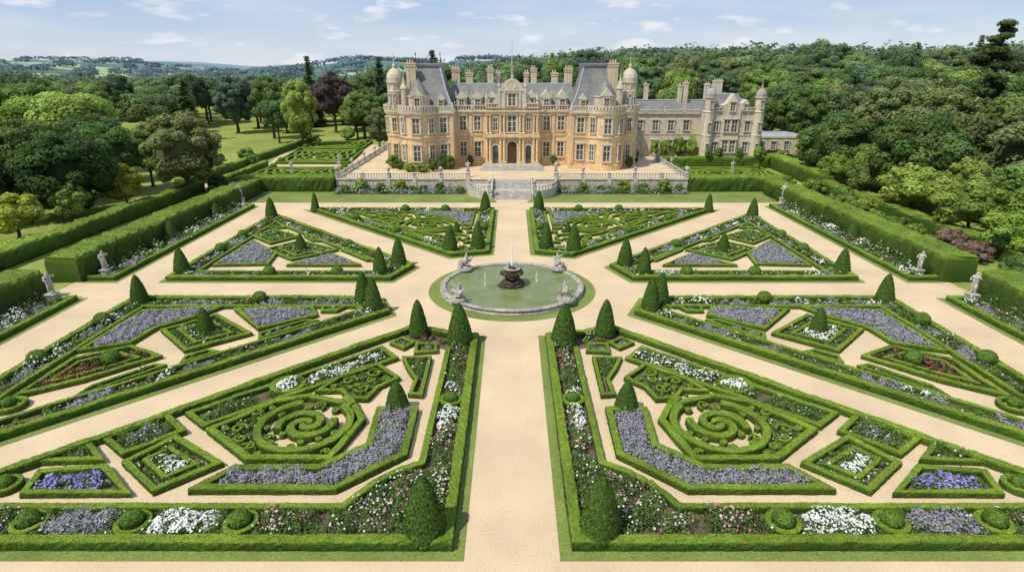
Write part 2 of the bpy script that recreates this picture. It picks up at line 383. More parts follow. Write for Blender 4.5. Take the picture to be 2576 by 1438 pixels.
near=ramp(nt,nz(nt,p,.9,7,.7),[(.3,(.17,.22,.05)),(.55,(.28,.32,.085)),(.75,(.43,.40,.17))])
near=mul(nt,near,ramp(nt,nz(nt,p,.06,4),[(.3,.8),(.7,1.2)]))
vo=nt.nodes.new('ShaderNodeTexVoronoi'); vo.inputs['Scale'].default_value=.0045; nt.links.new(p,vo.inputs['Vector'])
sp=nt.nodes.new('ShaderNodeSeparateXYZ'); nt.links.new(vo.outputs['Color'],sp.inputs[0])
far=ramp(nt,sp.outputs[0],[(0,(.11,.18,.16)),(.5,(.13,.20,.18)),(.55,(.28,.37,.20)),(.78,(.36,.43,.26)),(.88,(.13,.20,.18))])  # far woods and fields, with bluish haze put into their base colours
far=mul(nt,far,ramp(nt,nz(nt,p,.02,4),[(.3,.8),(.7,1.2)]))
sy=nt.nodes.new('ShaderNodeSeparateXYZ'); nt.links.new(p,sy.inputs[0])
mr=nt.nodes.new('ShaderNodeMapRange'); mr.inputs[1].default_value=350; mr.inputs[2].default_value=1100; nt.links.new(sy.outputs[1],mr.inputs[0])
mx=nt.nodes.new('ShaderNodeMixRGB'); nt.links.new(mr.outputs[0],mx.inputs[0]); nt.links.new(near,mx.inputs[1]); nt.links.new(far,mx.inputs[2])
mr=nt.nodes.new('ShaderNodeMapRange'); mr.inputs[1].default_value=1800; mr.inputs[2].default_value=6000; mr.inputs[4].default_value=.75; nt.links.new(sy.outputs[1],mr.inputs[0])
mz=nt.nodes.new('ShaderNodeMixRGB'); nt.links.new(mr.outputs[0],mz.inputs[0]); nt.links.new(mx.outputs[0],mz.inputs[1]); mz.inputs[2].default_value=(.24,.34,.42,1)  # painted haze: ground colour fades to blue-grey with distance
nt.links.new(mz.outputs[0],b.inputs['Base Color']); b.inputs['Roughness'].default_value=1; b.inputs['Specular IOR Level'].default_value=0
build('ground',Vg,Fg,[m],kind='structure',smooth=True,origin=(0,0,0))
sheet('gravel_path',[(-44,8),(44,8),(44,93.8),(-44,93.8)],.0,M_GRAVEL)
sheet('lawn_strip',[(-47,93.8),(47,93.8),(47,104.5),(-47,104.5)],.006,M_GRASS)
sheet('gravel_path',[(-2.3,93.8),(2.3,93.8),(3.0,96.2),(-3.0,96.2)],.012,M_GRAVEL)
for s in (-1,1):
    sheet('gravel_path',[(s*33,108),(s*54.5,108),(s*54.5,132),(s*33,132)],.0,M_GRAVEL)
sheet('gravel_path',[(-55,132.2),(-33,132.2),(-36,190),(-66,190)],.0,M_GRAVEL)
sheet('gravel_path',[(-58,106),(-55.3,106),(-55.3,132),(-58,132)],.003,M_GRAVEL)
# ------------------------------------------------------------ parterre beds
HL='low clipped box hedge edging a gravel parterre compartment'
GB='box hedges of the parterre'
def frame(outer,d1=.82,d2=2.7,styles=('white','lavender','blush','silver','green'),inner=True):
    for s in (1,-1):
        po=outer if s==1 else mir(outer)
        sheet('lawn_edge',po,.02,M_GRASS)
        h1=inset(po,d1); sheet('bed_soil',h1,.03,M_SOIL)
        hedge('box_hedge',h1,.55,.52,True,label='clipped box hedge framing a parterre bed on a grass edge',group=GB)
        if inner:
            h2=inset(po,d2); sheet('gravel_bed',h2,.04,M_GRAVEL)
            hedge('box_hedge',h2,.36,.4,True,label='inner low box hedge beside a flower border',group=GB)
            md=inset(po,(d1+d2)/2); n=len(md)
            for i in range(n): border(md[i],md[(i+1)%n],(d2-d1)-.85,styles)
    return
def comp(poly,style,both=True,w=.34,h=.4,closed=True,rs=None,sc=1.0):
    for s in ((1,-1) if both else (1,)):
        p=poly if s==1 else mir(poly)
        sheet('bed_soil',p,.055,M_SOIL)
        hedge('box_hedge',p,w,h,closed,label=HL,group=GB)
        st=style if s==1 else (rs or style)
        if st: planting(p if len(p)<6 else inset(p,.34),st,sc=sc)
def hline(pts,w=.3,h=.4):
    for s in (1,-1):
        hedge('box_scroll',pts if s==1 else mir(pts),w,h,False,label='curving low box hedge forming a scroll on gravel',group='box scrolls of the parterre')
def scrollfill(poly,rlo,rhi,w,h,n=200,gap=.12,maxn=30):
    pts=np.vstack(HP); a=np.array(poly); cnt=0
    for i in range(n):
        c=R.uniform(a.min(0),a.max(0))
        if not inpoly(c[None],poly)[0]: continue
        d=np.min(np.linalg.norm(pts-c,axis=1))-w*.5-.2-gap
        if d<rlo: continue
        r=min(d,rhi*R.uniform(.75,1)); a0=R.uniform(0,360); sg=R.choice((-1,1))
        q=arc(c[0],c[1],r,r*.12,a0,a0+sg*R.uniform(400,500),24)
        e=np.array(q[0]); t=math.radians(a0); L=r*.7
        q=[(e[0]+L*(-math.sin(t)*-sg)*1.0+L*.3*math.cos(t),e[1]+L*(math.cos(t)*-sg)*1.0+L*.3*math.sin(t))]+q
        hline(q,w,h); pts=np.vstack([pts,np.array(q)]); cnt+=1
        if cnt>=maxn: break
def ring(x,y,r,w=.28,b=.8):
    for s in (1,-1):
        hedge('box_hedge',arc(x*s,y,r,r,0,345,16),w,.4,True,label='small circular box hedge around a clipped ball',group=GB)
    ball(x,y,b)
A=[(-2.1,19.9),(-2.1,43.0),(-5.4,43.7),(-8.3,44.9),(-33.3,19.9)]
frame(A,inner=False)
inn=[(-4.8,40.3),(-4.8,26.3),(-5.9,25.7),(-6.9,24.8),(-7.6,23.8),(-8.1,22.95),(-28.5,22.95)]
sandA=inn+[(-30.0,21.8+1.9),(-9.2,42.6),(-7.4,41.6)]
for s in (1,-1):
    f=(lambda q:q) if s==1 else mir
    sheet('gravel_bed',f(sandA),.04,M_GRAVEL)
    hedge('box_hedge',f(inn),.36,.42,False,label='inner low box hedge beside a rose border',group=GB)
    for (y0,y1,st) in ((22.8,27.5,'green'),(27.5,29.5,'blush'),(29.5,32,'white_dense'),(33.5,35,'white'),(35,36.5,'green'),(36.5,38.5,'blush'),(38.5,41.6,'pink')):
        planting(f([(-3.15,y0-.3),(-4.65,y0-.3),(-4.65,y1+.3),(-3.15,y1+.3)]),st,5.6)
    for (x0,x1,st) in ((-8.9,-11.8,'pink'),(-13.4,-16.8,'white_dense'),(-18.4,-21.7,'lavender'),(-23.2,-26,'pink')):
        planting(f([(x0,21.0),(x1,21.0),(x1,22.85),(x0,22.85)]),st,7.5,1.15)
    for (x0,x1) in ((-11.6,-12),(-13.2,-13.6),(-16.6,-17),(-18.2,-18.6),(-21.5,-21.9),(-22.9,-23.3)): planting(f([(x0+.4,20.9),(x1-.4,20.9),(x1-.4,22.9),(x0+.4,22.9)]),'green',8,.7)
    planting(f([(-3.3,21.2),(-9.2,21.3),(-8.2,22.4),(-6.8,24.6),(-5.2,25.6),(-3.3,25.6)]),'blush',3.2,1.05)
    planting(f([(-3.3,21.2),(-9.2,21.3),(-8.2,22.4),(-6.8,24.6),(-5.2,25.6),(-3.3,25.6)]),'green',2.0,1.0)
ring(-3.9,32.8,.62); ring(-12.6,21.9,.68,.26,.95); ring(-17.6,21.9,.68,.26,.95); ring(-22.4,21.9,.68,.26,.95); ring(-25.7,24.6,.6)
comp([(-8.2,31.6),(-6.0,31.6),(-5.9,27.1),(-8.9,24.3),(-15.8,24.3),(-14.6,25.9),(-10.2,25.9),(-8.0,27.9)],'lavender',sc=1.1,w=.4,h=.44)
OCT=[(-17.6,29.4),(-14.3,26.7),(-9.9,26.7),(-9.0,30.4),(-10.0,32.2),(-13.0,33.1),(-15.0,32.5)]
comp(OCT,None,w=.4,h=.46)
cx,cy=-12.25,29.8
for s in (1,-1):
    sheet('gravel_bed',[(cx*s+2.6*math.cos(a*math.pi/16),cy+2.6*math.sin(a*math.pi/16)) for a in range(32)],.065,M_GRAVEL)
hline(arc(cx,cy,2.55,2.65,110,405,36)+[(cx+2.2,cy+2.4),(cx+1.6,cy+3.0)],.46,.55)
# compact two-armed swirl inside an open gravel crescent
hline(arc(cx+.1,cy,1.62,.1,200,200-345,34),.46,.55); hline(arc(cx+.1,cy,1.62,.1,20,20-345,34),.46,.55)
hline(arc(-16.0,29.5,.5,.07,0,460,26),.16,.4); hline(arc(-15.45,28.5,.38,.07,120,580,26),.16,.4); hline(arc(-15.55,31.3,.5,.07,60,520,26),.16,.4)
scrollfill(inset(OCT,.2),.15,.45,.14,.38,400,.0,18)
for s in (1,-1):
    planting([(s*-17.1,29.3),(s*-14.6,27.1),(s*-14.0,27.3),(s*-15.1,28.6),(s*-15.1,31.4),(s*-15.3,31.8)],'green',7,.5)
    planting([(s*-9.9,27.0),(s*-9.4,29.2),(s*-9.5,29.6),(s*-10.5,27.4),(s*-10.6,27.0)],'blush',7,.6)
    planting([(s*-14.6,32.3),(s*-13.1,32.8),(s*-11.6,32.4),(s*-13.0,32.2),(s*-14.6,31.7)],'green',7,.5)
comp([(-19.8,31.2),(-18.2,29.9),(-8.5,38.6),(-9.9,40.3)],None)
for s in (1,-1):
    planting([(s*-19.4,31.1),(s*-18.2,30.2),(s*-15.6,32.5),(s*-16.8,33.6)],'green',8,1.05)
    planting([(s*-16.6,33.7),(s*-15.3,32.7),(s*-13.0,34.7),(s*-14.3,35.9)],'green',7,.9)
    planting([(s*-14.6,35.7),(s*-13.2,34.6),(s*-8.8,38.6),(s*-9.8,40.0)],'white',5.5,.95)
ring(-15.0,34.7,1.0,.34,.1)
for s in (1,-1): planting([(s*(-15.0+.85*math.cos(a)),34.7+.85*math.sin(a)) for a in np.linspace(0,5.5,8)],'white_dense',6,1.25)
comp([(-19.3,28.7),(-20.7,26.4),(-17.9,24.2),(-15.7,26.3)],'green',sc=.6)
comp(inset([(-19.3,28.7),(-20.7,26.4),(-17.9,24.2),(-15.7,26.3)],.72),'white_dense',w=.26,h=.38)
comp([(-21.0,30.9),(-23.2,28.6),(-21.3,27.2),(-19.2,29.3)],'green')
for s in (1,-1): planting([(s*-20.9,30.5),(s*-22.7,28.6),(s*-21.3,27.6),(s*-19.6,29.3)],'lavender',3)
comp([(-24.7,25.6),(-21.6,26.0),(-19.2,24.0),(-24.3,24.0)],'purple')
comp([(-24.0,28.2),(-22.3,26.7),(-25.6,26.5)],'green')
AR=[(-12.7,33.9),(-11.3,36.6),(-9.6,37.6),(-7.8,35.6),(-8.9,34.4),(-9.3,32.9),(-10.4,33.0),(-11.2,34.0)]
comp(AR,None,w=.26)
for (x,y,r,a0) in ((-11.0,35.2,.55,0),(-9.5,36.3,.6,90),(-9.9,34.2,.5,200)): hline(arc(x,y,r,.06,a0,a0+460,24),.15,.38)
scrollfill(AR,.16,.4,.13,.36,300,.0,12)
for s in (1,-1): planting([(s*-12.4,34),(s*-11.2,36.3),(s*-9.6,37.2),(s*-8.2,35.6),(s*-9.6,33.2),(s*-10.4,33.3)],'green',4.5,.45)
comp([(-7.9,38.6),(-6.0,38.6),(-5.9,33.4),(-6.6,33.5),(-6.5,35.4),(-7.3,37.0)],'green',w=.26)
comp([(-8.6,42.1),(-7.6,41.2),(-8.2,40.3),(-9.3,41.2)],'silver',w=.26,h=.36); comp([(-7.3,41.0),(-5.9,41.0),(-5.7,39.8),(-7.2,39.6)],'silver',w=.26,h=.36)
cone(-7.15,31.95,2.1,1.5); cone(-3.98,21.35,3.3,1.85); cone(-4.04,41.4,3.4,2.0); cone(-7.46,43.0,3.1,1.6)
for s in (1,-1): border((s*-5.2,41.9),(s*-7.2,42.2),1.0,('pink','red','silver'))
# bed B
Bp=[(-10.0,47.2),(-11.9,51.4),(-35.6,51.4),(-35.6,21.6)]
frame(Bp,styles=('white','silver','silver','green','green','lavender','blush'))
sq=[(-25.4,46.6),(-28.3,43.6),(-24.5,39.9),(-21.0,42.9)]
comp(sq,'green',sc=.55); comp(inset(sq,.95),'green',rs='white_dense',w=.28); cone(-24.6,43.2,2.4,1.5)
comp([(-24.2,47.9),(-17.8,48.4),(-16.9,46.6),(-20.6,43.9)],'lavender')
comp([(-32.3,47.6),(-25.9,48.5),(-27.2,46.2),(-29.2,43.9),(-29.5,41.2),(-32.4,39.9)],'lavender')
comp([(-32.0,38.4),(-29.0,40.5),(-26.0,38.9),(-29.2,35.4),(-32,33.4)],'red'); comp([(-31.2,38.0),(-29.2,39.4),(-27.3,38.6),(-29.4,36.4),(-31.2,35)],None,w=.26); ball(-28.9,38.0,1.2)
comp([(-16.9,48.9),(-14.9,48.6),(-15.4,47.6),(-16.6,47.6)],'silver',w=.26)
comp([(-20.2,43.0),(-17.4,45.6),(-16.5,45.5),(-19.8,42.0)],'silver',w=.24,h=.34)
comp([(-24.0,38.9),(-22.9,40.0),(-22.1,39.7),(-23.8,38.0)],'green',w=.24,h=.34)
comp([(-28.0,34.6),(-25.6,37.6),(-24.8,37.4),(-28.2,33.3)],'green',w=.24,h=.34)
ring(-31.6,32.2,.8)
cone(-13.45,49.7,3.2,1.6); cone(-12.1,47.7,3.3,1.7); cone(-33.9,49.9,2.9,1.7)
for (x,y) in ((-23,50),(-34.1,45),(-34.2,38),(-34.2,31)): ball(x,y,1.2)
# bed C
Cp=[(-35.6,55.6),(-11.9,55.6),(-9.9,60.6),(-35.6,86.3)]
frame(Cp,styles=('white','pink','lavender','green','green','silver'))
comp([(-32.0,70.2),(-27.2,64.9),(-26.6,61.0),(-32.2,60.6)],'lavender')
sqc=[(-26.0,70.0),(-28.9,66.6),(-24.5,62.6),(-20.6,66.3)]
comp(sqc,'green',sc=.6); comp(inset(sqc,1.0),'green',w=.3); cone(-24.7,66.2,2.3,1.5)
comp([(-20.6,64.6),(-16.6,60.6),(-24.0,60.6)],'lavender')
sq3=[(-31.4,75.6),(-32.6,72.2),(-29.4,69.2),(-27.1,72.3)]; comp(sq3,'green'); comp(inset(sq3,.9),'blush',w=.28); ball(-30,72.4,1.0)
comp([(-32.7,80),(-32.9,76.6),(-30.6,76.8)],'green',w=.3)
comp([(-26.2,72.2),(-24.6,70.4),(-23.6,70.2),(-25.9,73.0)],'silver',w=.25); comp([(-20.0,66.4),(-16.0,62.3),(-15.4,62.5),(-19.6,67.0)],'green',w=.25)
cone(-34.6,83.0,3.0,1.7); cone(-34.4,58.2,2.9,1.7); cone(-13.7,58.0,3.0,1.6); cone(-12.3,61.0,3.1,1.7)
for (x,y) in ((-18,57.4),(-25,57.4),(-19.5,67.6),(-34,66),(-34,72)): ball(x,y,1.2)
# bed D
Dp=[(-32.0,88.6),(-2.1,88.6),(-2.1,65.0),(-7.1,63.6)]
frame(Dp,styles=('white','lavender','green','green','blush'))
comp([(-14.5,85.2),(-5.6,85.2),(-5.6,78.3),(-7,78.3),(-8.5,82),(-11.8,83.9)],'lavender')
dx,dy=-11.0,78.3
for k,r in enumerate((3.7,2.9,2.1)):
    hline([(dx+r*1.25*math.cos(a),dy+r*math.sin(a)) for a in np.linspace(.2+k*1.9,5.6+k*1.9,26)],.32,.42)
hline(arc(dx,dy,1.4,.1,0,560,28),.28,.42); cone(-7.2,74.2,1.7,1.1)
hline([(-24.5+t*1.15,85.0-.95*t+.35*math.sin(t*1.5)) for t in np.linspace(0,15,46)],.32,.42)
hline([(-23.0+t*1.0,85.2-.62*t+.4*math.sin(t*1.3+1)) for t in np.linspace(0,9,34)],.32,.42)
hline([(-21.0+t*1.0,85.2-.3*t+.3*math.sin(t*1.3+1)) for t in np.linspace(0,6.5,24)],.32,.42)
hline([(-19.5+t*1.0,79.2-1.0*t+.35*math.sin(t*1.6)) for t in np.linspace(0,11,40)],.32,.42)
hline([(-18.2+t*1.0,79.4-1.0*t+.35*math.sin(t*1.6+1)) for t in np.linspace(0,7,30)],.3,.42)
hline(arc(-7.0,71.8,1.5,1.5,-60,230,20),.3,.42); hline(arc(-9.4,71.8,.9,.1,0,430,20),.28,.42)
scrollfill(inset(Dp,3.2),.32,1.1,.24,.42,700,.04,30)
for (x,y) in ((-16,86.9),(-10,86.9),(-22,81),(-15,74),(-3.7,76)): ball(x,y,1.2)
cone(-29.6,87.2,2.8,1.4); cone(-4.0,87.0,3.2,1.7); cone(-7.2,65.9,3.3,1.8); cone(-4.05,67.2,3.3,1.8)
# outer beds along the tall hedges
for s in (-1,1):
    for (y0,y1) in ((55.6,91.4),(14,51.4)):
        sheet('lawn_edge',[(s*39.7,y0),(s*43.2,y0),(s*43.2,y1),(s*39.7,y1)],.02,M_GRASS)
        sheet('bed_soil',[(s*40.5,y0+.8),(s*43.2,y0+.8),(s*43.2,y1-.8),(s*40.5,y1-.8)],.03,M_SOIL)
        hedge('box_hedge',[(s*43.1,y0+.8),(s*40.5,y0+.8),(s*40.5,y1-.8),(s*43.1,y1-.8)],.5,.5,False,label='low clipped box hedge along a gravel path',group=GB,step=.4)
        for yy in np.arange(y0+9,y1-3,9): hedge('box_hedge',[(s*40.6,yy),(s*43,yy)],.4,.5,False,label=HL,group=GB)
        border((s*41.3,y0+1.3),(s*41.3,y1-1.3),1.1,('white','silver','green','green','lavender','green'),sc=1.2)
        border((s*42.4,y0+3),(s*42.4,y1-1.3),1.0,('white_dense','green','pink','green','blush','green'),sc=2.1,dens=3.4)
    for (x,y,h) in ((42.4,71,2.6),(42.5,83,2.2)): 
        inst('topiary_cone',ME_CONE,(s*x,y,.03),scale=(1.0,1.0,h/3),label='rounded clipped yew dome against a tall hedge',category='topiary',group='clipped yew cones in the parterre')
    TD=dict(cs=np.array((.06,.115,.018)),ct=np.array((.145,.225,.028)))
    TH='tall clipped hedge wall enclosing the formal garden'
    hedge('tall_hedge',[(s*44.9,55.8),(s*44.9,101)],3.2,2.7,label=TH,step=.5,dens=22,**TD)
    hedge('tall_hedge',[(s*45.2,14),(s*45.2,51.6)],3.4,2.7,label=TH,step=.5,dens=22,**TD)
    hedge('tall_hedge',[(s*31.2,104.3),(s*48.5,104.3)],3.0,2.6,label='tall clipped hedge block beside the terrace wall',step=.5,dens=8,**TD)
    hedge('tall_hedge',[(s*55.5,48),(s*55,103)],2.2,1.9,label='lower clipped hedge on the meadow side',step=.6,dens=6,**TD)
hedge('tall_hedge',[(33,130.3),(56,130.3)],1.6,2.4,label='clipped hedge behind the side parterre',step=.6,dens=0)
hedge('tall_hedge',[(56.5,104),(58,134)],3.0,2.8,label='broad clipped hedge beside the side parterre',step=.6,dens=0)
hedge('tall_hedge',[(-54.3,107),(-54.3,131)],1.2,1.4,label='clipped hedge beside the side parterre path',step=.6,dens=0)
hedge('tall_hedge',[(-60,106),(-60,185)],1.6,1.6,label='clipped hedge on the meadow side of the path',step=.6,dens=0)
def maze(poly,both=False):
    for d in (0.4,1.8,3.2,4.6,6.0):
        q=inset(poly,d); pts=[]
        for i in range(len(q)):
            a=np.array(q[i]);b=np.array(q[(i+1)%len(q)]);k=12
            nrm=np.array((-(b-a)[1],(b-a)[0]))/np.linalg.norm(b-a)
            for t in range(k): pts.append(tuple(a+(b-a)*t/k+nrm*(0 if d<1 else .45*math.sin(t/k*math.pi*4+d))))
        hedge('box_hedge',pts,.6,.6,True,label='low clipped box hedge of a scrolled side parterre',group=GB,step=.8)
    c=np.mean(poly,0)
    hedge('box_hedge',arc(c[0],c[1],1.9,.2,0,500,34),.5,.6,False,label='spiral box hedge at the heart of a side parterre',group=GB,step=.8)
    for p in inset(poly,1.3): inst('topiary_ball',ME_BALL,(p[0],p[1],0),scale=(1.5,1.5,1.4),label='clipped round box ball in a side parterre',category='topiary',group='clipped box balls in the parterre')
maze([(-52.5,112),(-34.5,112),(-34.5,128.5),(-52.5,128.5)]); maze([(-54,135),(-37,135),(-39,158),(-57,158)])
maze([(34,110),(53.5,110),(53.5,128),(34,128)]); maze([(-57,161),(-40,161),(-41,178),(-58,178)])
# ------------------------------------------------------------ fountain
FX,FY=0,54.0
sheet('lawn_ring',[(8.1*math.cos(a),FY+8.1*math.sin(a)) for a in np.linspace(0,2*math.pi,72,endpoint=False)],.02,M_GRASS)
FO=empty('fountain',(0,FY,.02),label='round stone fountain basin with rockwork bowl and rim sculptures',category='fountain')
mb=MB(); n=96; prof=[(6.98,.02),(7.0,.12),(6.85,.17),(6.78,.32),(6.92,.38),(6.96,.47),(6.86,.52),(6.5,.52),(6.42,.47),(6.4,.05)]
for k,(r,z) in enumerate(prof):
    for i in range(n): a=2*math.pi*i/n; mb.v.append((r*math.cos(a),FY+r*math.sin(a),z))
for k in range(len(prof)-1):
    for i in range(n): j=(i+1)%n; mb.f.append((k*n+i,k*n+j,(k+1)*n+j,(k+1)*n+i)); mb.m.append(0)
mb.obj('basin_rim',[M_RIM],parent=FO)
build('water',[(6.45*math.cos(a),FY+6.45*math.sin(a),.34) for a in np.linspace(0,2*math.pi,64,endpoint=False)],[tuple(range(64))],[M_WATER],parent=FO)
def rocky(name,c,rad,h,mat,parent,seed=1,blobs=9,waist=0,**kw):
    rr=np.random.default_rng(seed); V=[];F=[]
    for i in range(blobs):
        t=i/max(1,blobs-1); a=rr.random()*6.28; w_=(1-t*.55) if not waist else (.35+1.3*abs(t-.55)); q=rad*w_*.6
        ctr=np.array((c[0]+q*math.cos(a),c[1]+q*math.sin(a),c[2]+h*t*.9)); sr=rad*(.5 if not waist else .2+.28*w_); s=np.array((sr,sr,h*(.28 if not waist else .13)))*rr.uniform(.7,1.2)
        v=CS*s*(1+rr.normal(size=(len(CS),1))*.14)+ctr; F.append(CF+len(V)*len(CS)); V.append(v)
    return build(name,np.vstack(V),np.vstack(F),[mat],parent=parent,**kw)
rocky('rock_pedestal',(0,FY,.25),1.25,1.7,M_ROCK,FO,3,80,waist=1)
mb=MB(); mb.lathe(0,FY,[(.2,.4),(.3,1.2),(.32,1.7),(.45,1.82),(.7,1.95),(.82,2.08),(.78,2.12),(.5,2.04)],28); mb.obj('fountain_bowl',[M_RIM],parent=FO)
rocky('bowl_rocks',(0,FY,2.02),.4,.3,M_ROCK,FO,8,10)
def jet(x,y,z,h,r):
    V=[];n=7;k=14
    for j in range(k+1):
        t=j/k; q=r*(.35+.5*abs(math.sin(t*7))*(1-t))*(1-t*.6)+.01
        for i in range(n): a=6.283*i/n; V.append((x+q*math.cos(a)+R.normal()*.01,y+q*math.sin(a)+R.normal()*.01,z+h*t))
    F=np.array([(j*n+i,j*n+(i+1)%n,(j+1)*n+(i+1)%n,(j+1)*n+i) for j in range(k) for i in range(n)])
    m=int(90*h); th=R.random(m)*6.28; t=R.random(m); q=r*(.5+3.0*R.random(m))*(1.1-t*.7); P=np.stack([x+q*np.cos(th),y+q*np.sin(th),z+h*t],1)
    V2,F2=cards(P,R.normal(size=(m,3)),.03)
    build('water_jet',np.vstack([V,V2]),np.vstack([F,F2+len(V)]),[M_SPRAY],parent=FO)
jet(0,FY,2.0,2.9,.14)
for (x,y,h) in ((-2.6,FY-.6,1.5),(2.4,FY+.6,1.2)): jet(x,y,.34,h,.05)
def skin(J,E,rad,name):
    me=bpy.data.meshes.new(name); me.from_pydata(J,E,[]); o=bpy.data.objects.new(name,me); COL.objects.link(o)
    o.modifiers.new('s','SKIN')
    for i,r in enumerate(rad): me.skin_vertices[0].data[i].radius=(r,r)
    me.skin_vertices[0].data[0].use_root=True
    u=o.modifiers.new('u','SUBSURF'); u.levels=1
    dg=bpy.context.evaluated_depsgraph_get(); nm=bpy.data.meshes.new_from_object(o.evaluated_get(dg))
    bpy.data.objects.remove(o); nm.materials.clear(); nm.materials.append(M_STATUE)
    for p in nm.polygons: p.use_smooth=True
    return nm
J=[(0,0,.95),(0,0,1.2),(.02,0,1.42),(.02,0,1.54),(.03,-.02,1.68),(.04,-.02,1.8),
 (-.2,0,1.42),(-.32,-.05,1.15),(-.2,-.22,1.05),(.22,0,1.43),(.36,-.08,1.25),(.3,-.2,1.5),
 (-.1,0,.9),(-.13,-.04,.5),(-.12,.02,.08),(-.13,-.13,.03),(.11,0,.9),(.14,-.1,.5),(.15,0,.08),(.17,-.14,.03),(0,.06,.55),(0,.08,.1)]
E=[(0,1),(1,2),(2,3),(3,4),(4,5),(2,6),(6,7),(7,8),(2,9),(9,10),(10,11),(0,12),(12,13),(13,14),(14,15),(0,16),(16,17),(17,18),(18,19),(0,20),(20,21)]
RAD=[.17,.15,.17,.065,.105,.07,.075,.06,.045,.075,.06,.045,.11,.09,.06,.05,.11,.09,.06,.05,.13,.15]
ME_FIG=skin(J,E,RAD,'stone_figure')
J2=[(0,0,.35),(-.1,0,.6),(-.2,0,.85),(-.22,0,.97),(-.25,-.03,1.12),(-.26,-.03,1.2),(-.2,-.2,.85),(-.35,-.35,.6),(-.5,-.3,.45),(-.15,.2,.85),(.1,.35,.95),(.3,.4,1.15),
 (.1,-.12,.35),(.5,-.18,.5),(.75,-.2,.15),(.1,.12,.35),(.55,.12,.35),(.95,.12,.15),(-.35,.05,.3),(-.7,.1,.45),(-.9,.05,.75)]
E2=[(0,1),(1,2),(2,3),(3,4),(4,5),(2,6),(6,7),(7,8),(2,9),(9,10),(10,11),(0,12),(12,13),(13,14),(0,15),(15,16),(16,17),(0,18),(18,19),(19,20)]
ME_REC=skin(J2,E2,[.18,.16,.18,.07,.11,.07,.08,.07,.05,.08,.07,.05,.12,.09,.06,.12,.09,.06,.2,.16,.06],'reclining_stone_figure')
mb=MB(); mb.box(-.42,.42,-.42,.42,0,.14); mb.box(-.34,.34,-.34,.34,.14,.66); mb.box(-.42,.42,-.42,.42,.66,.76)
ME_PED=mkmesh('pedestal',mb.v,mb.f,[M_STATUE])
def statue(x,y,z=.0,rz=0,s=1.0,ped=1.0,lab='weathered stone classical figure on a square pedestal'):
    e=empty('statue',(x,y,z),label=lab,category='statue',group='stone statues of the garden')
    inst('pedestal',ME_PED,(x,y,z),e,scale=(ped,ped,ped)); inst('figure',ME_FIG,(x,y,z+.76*ped),e,scale=(s*1.15,s*1.15,s),rz=rz)
for s in (-1,1):
    statue(s*42.2,50.4,.03,rz=s*-1.2,s=1.15,ped=1.1); statue(s*42.0,57.6,.03,rz=s*-1.2,s=1.1); statue(s*43.4,93.2,.0,rz=s*-.8,s=1.3,ped=1.2)
    statue(s*45,121,0,s=1.2); statue(s*39,134,0 if s<0 else 2,s=1.0)
for k,(a) in enumerate((42,138,222,318)):
    x=6.6*math.cos(math.radians(a)); y=FY+6.6*math.sin(math.radians(a))
    e=empty('rim_sculpture',(x,y,.52),label='reclining stone figure group on rockwork on the basin rim',category='statue',group='sculptures on the fountain rim')
    mb=MB(); mb.lathe(x,y,[(.85,.525),(.8,.75),(.7,.8)],14); mb.obj('plinth',[M_RIM],parent=e)
    rocky('rock_base',(x,y,.8),.6,.5,M_STATUE,e,20+k,9)
    inst('figure',ME_REC,(x,y,1.0),e,rz=math.radians(a)+(1.5 if k%2 else -1.6),scale=(1.05,1.05,1.05))
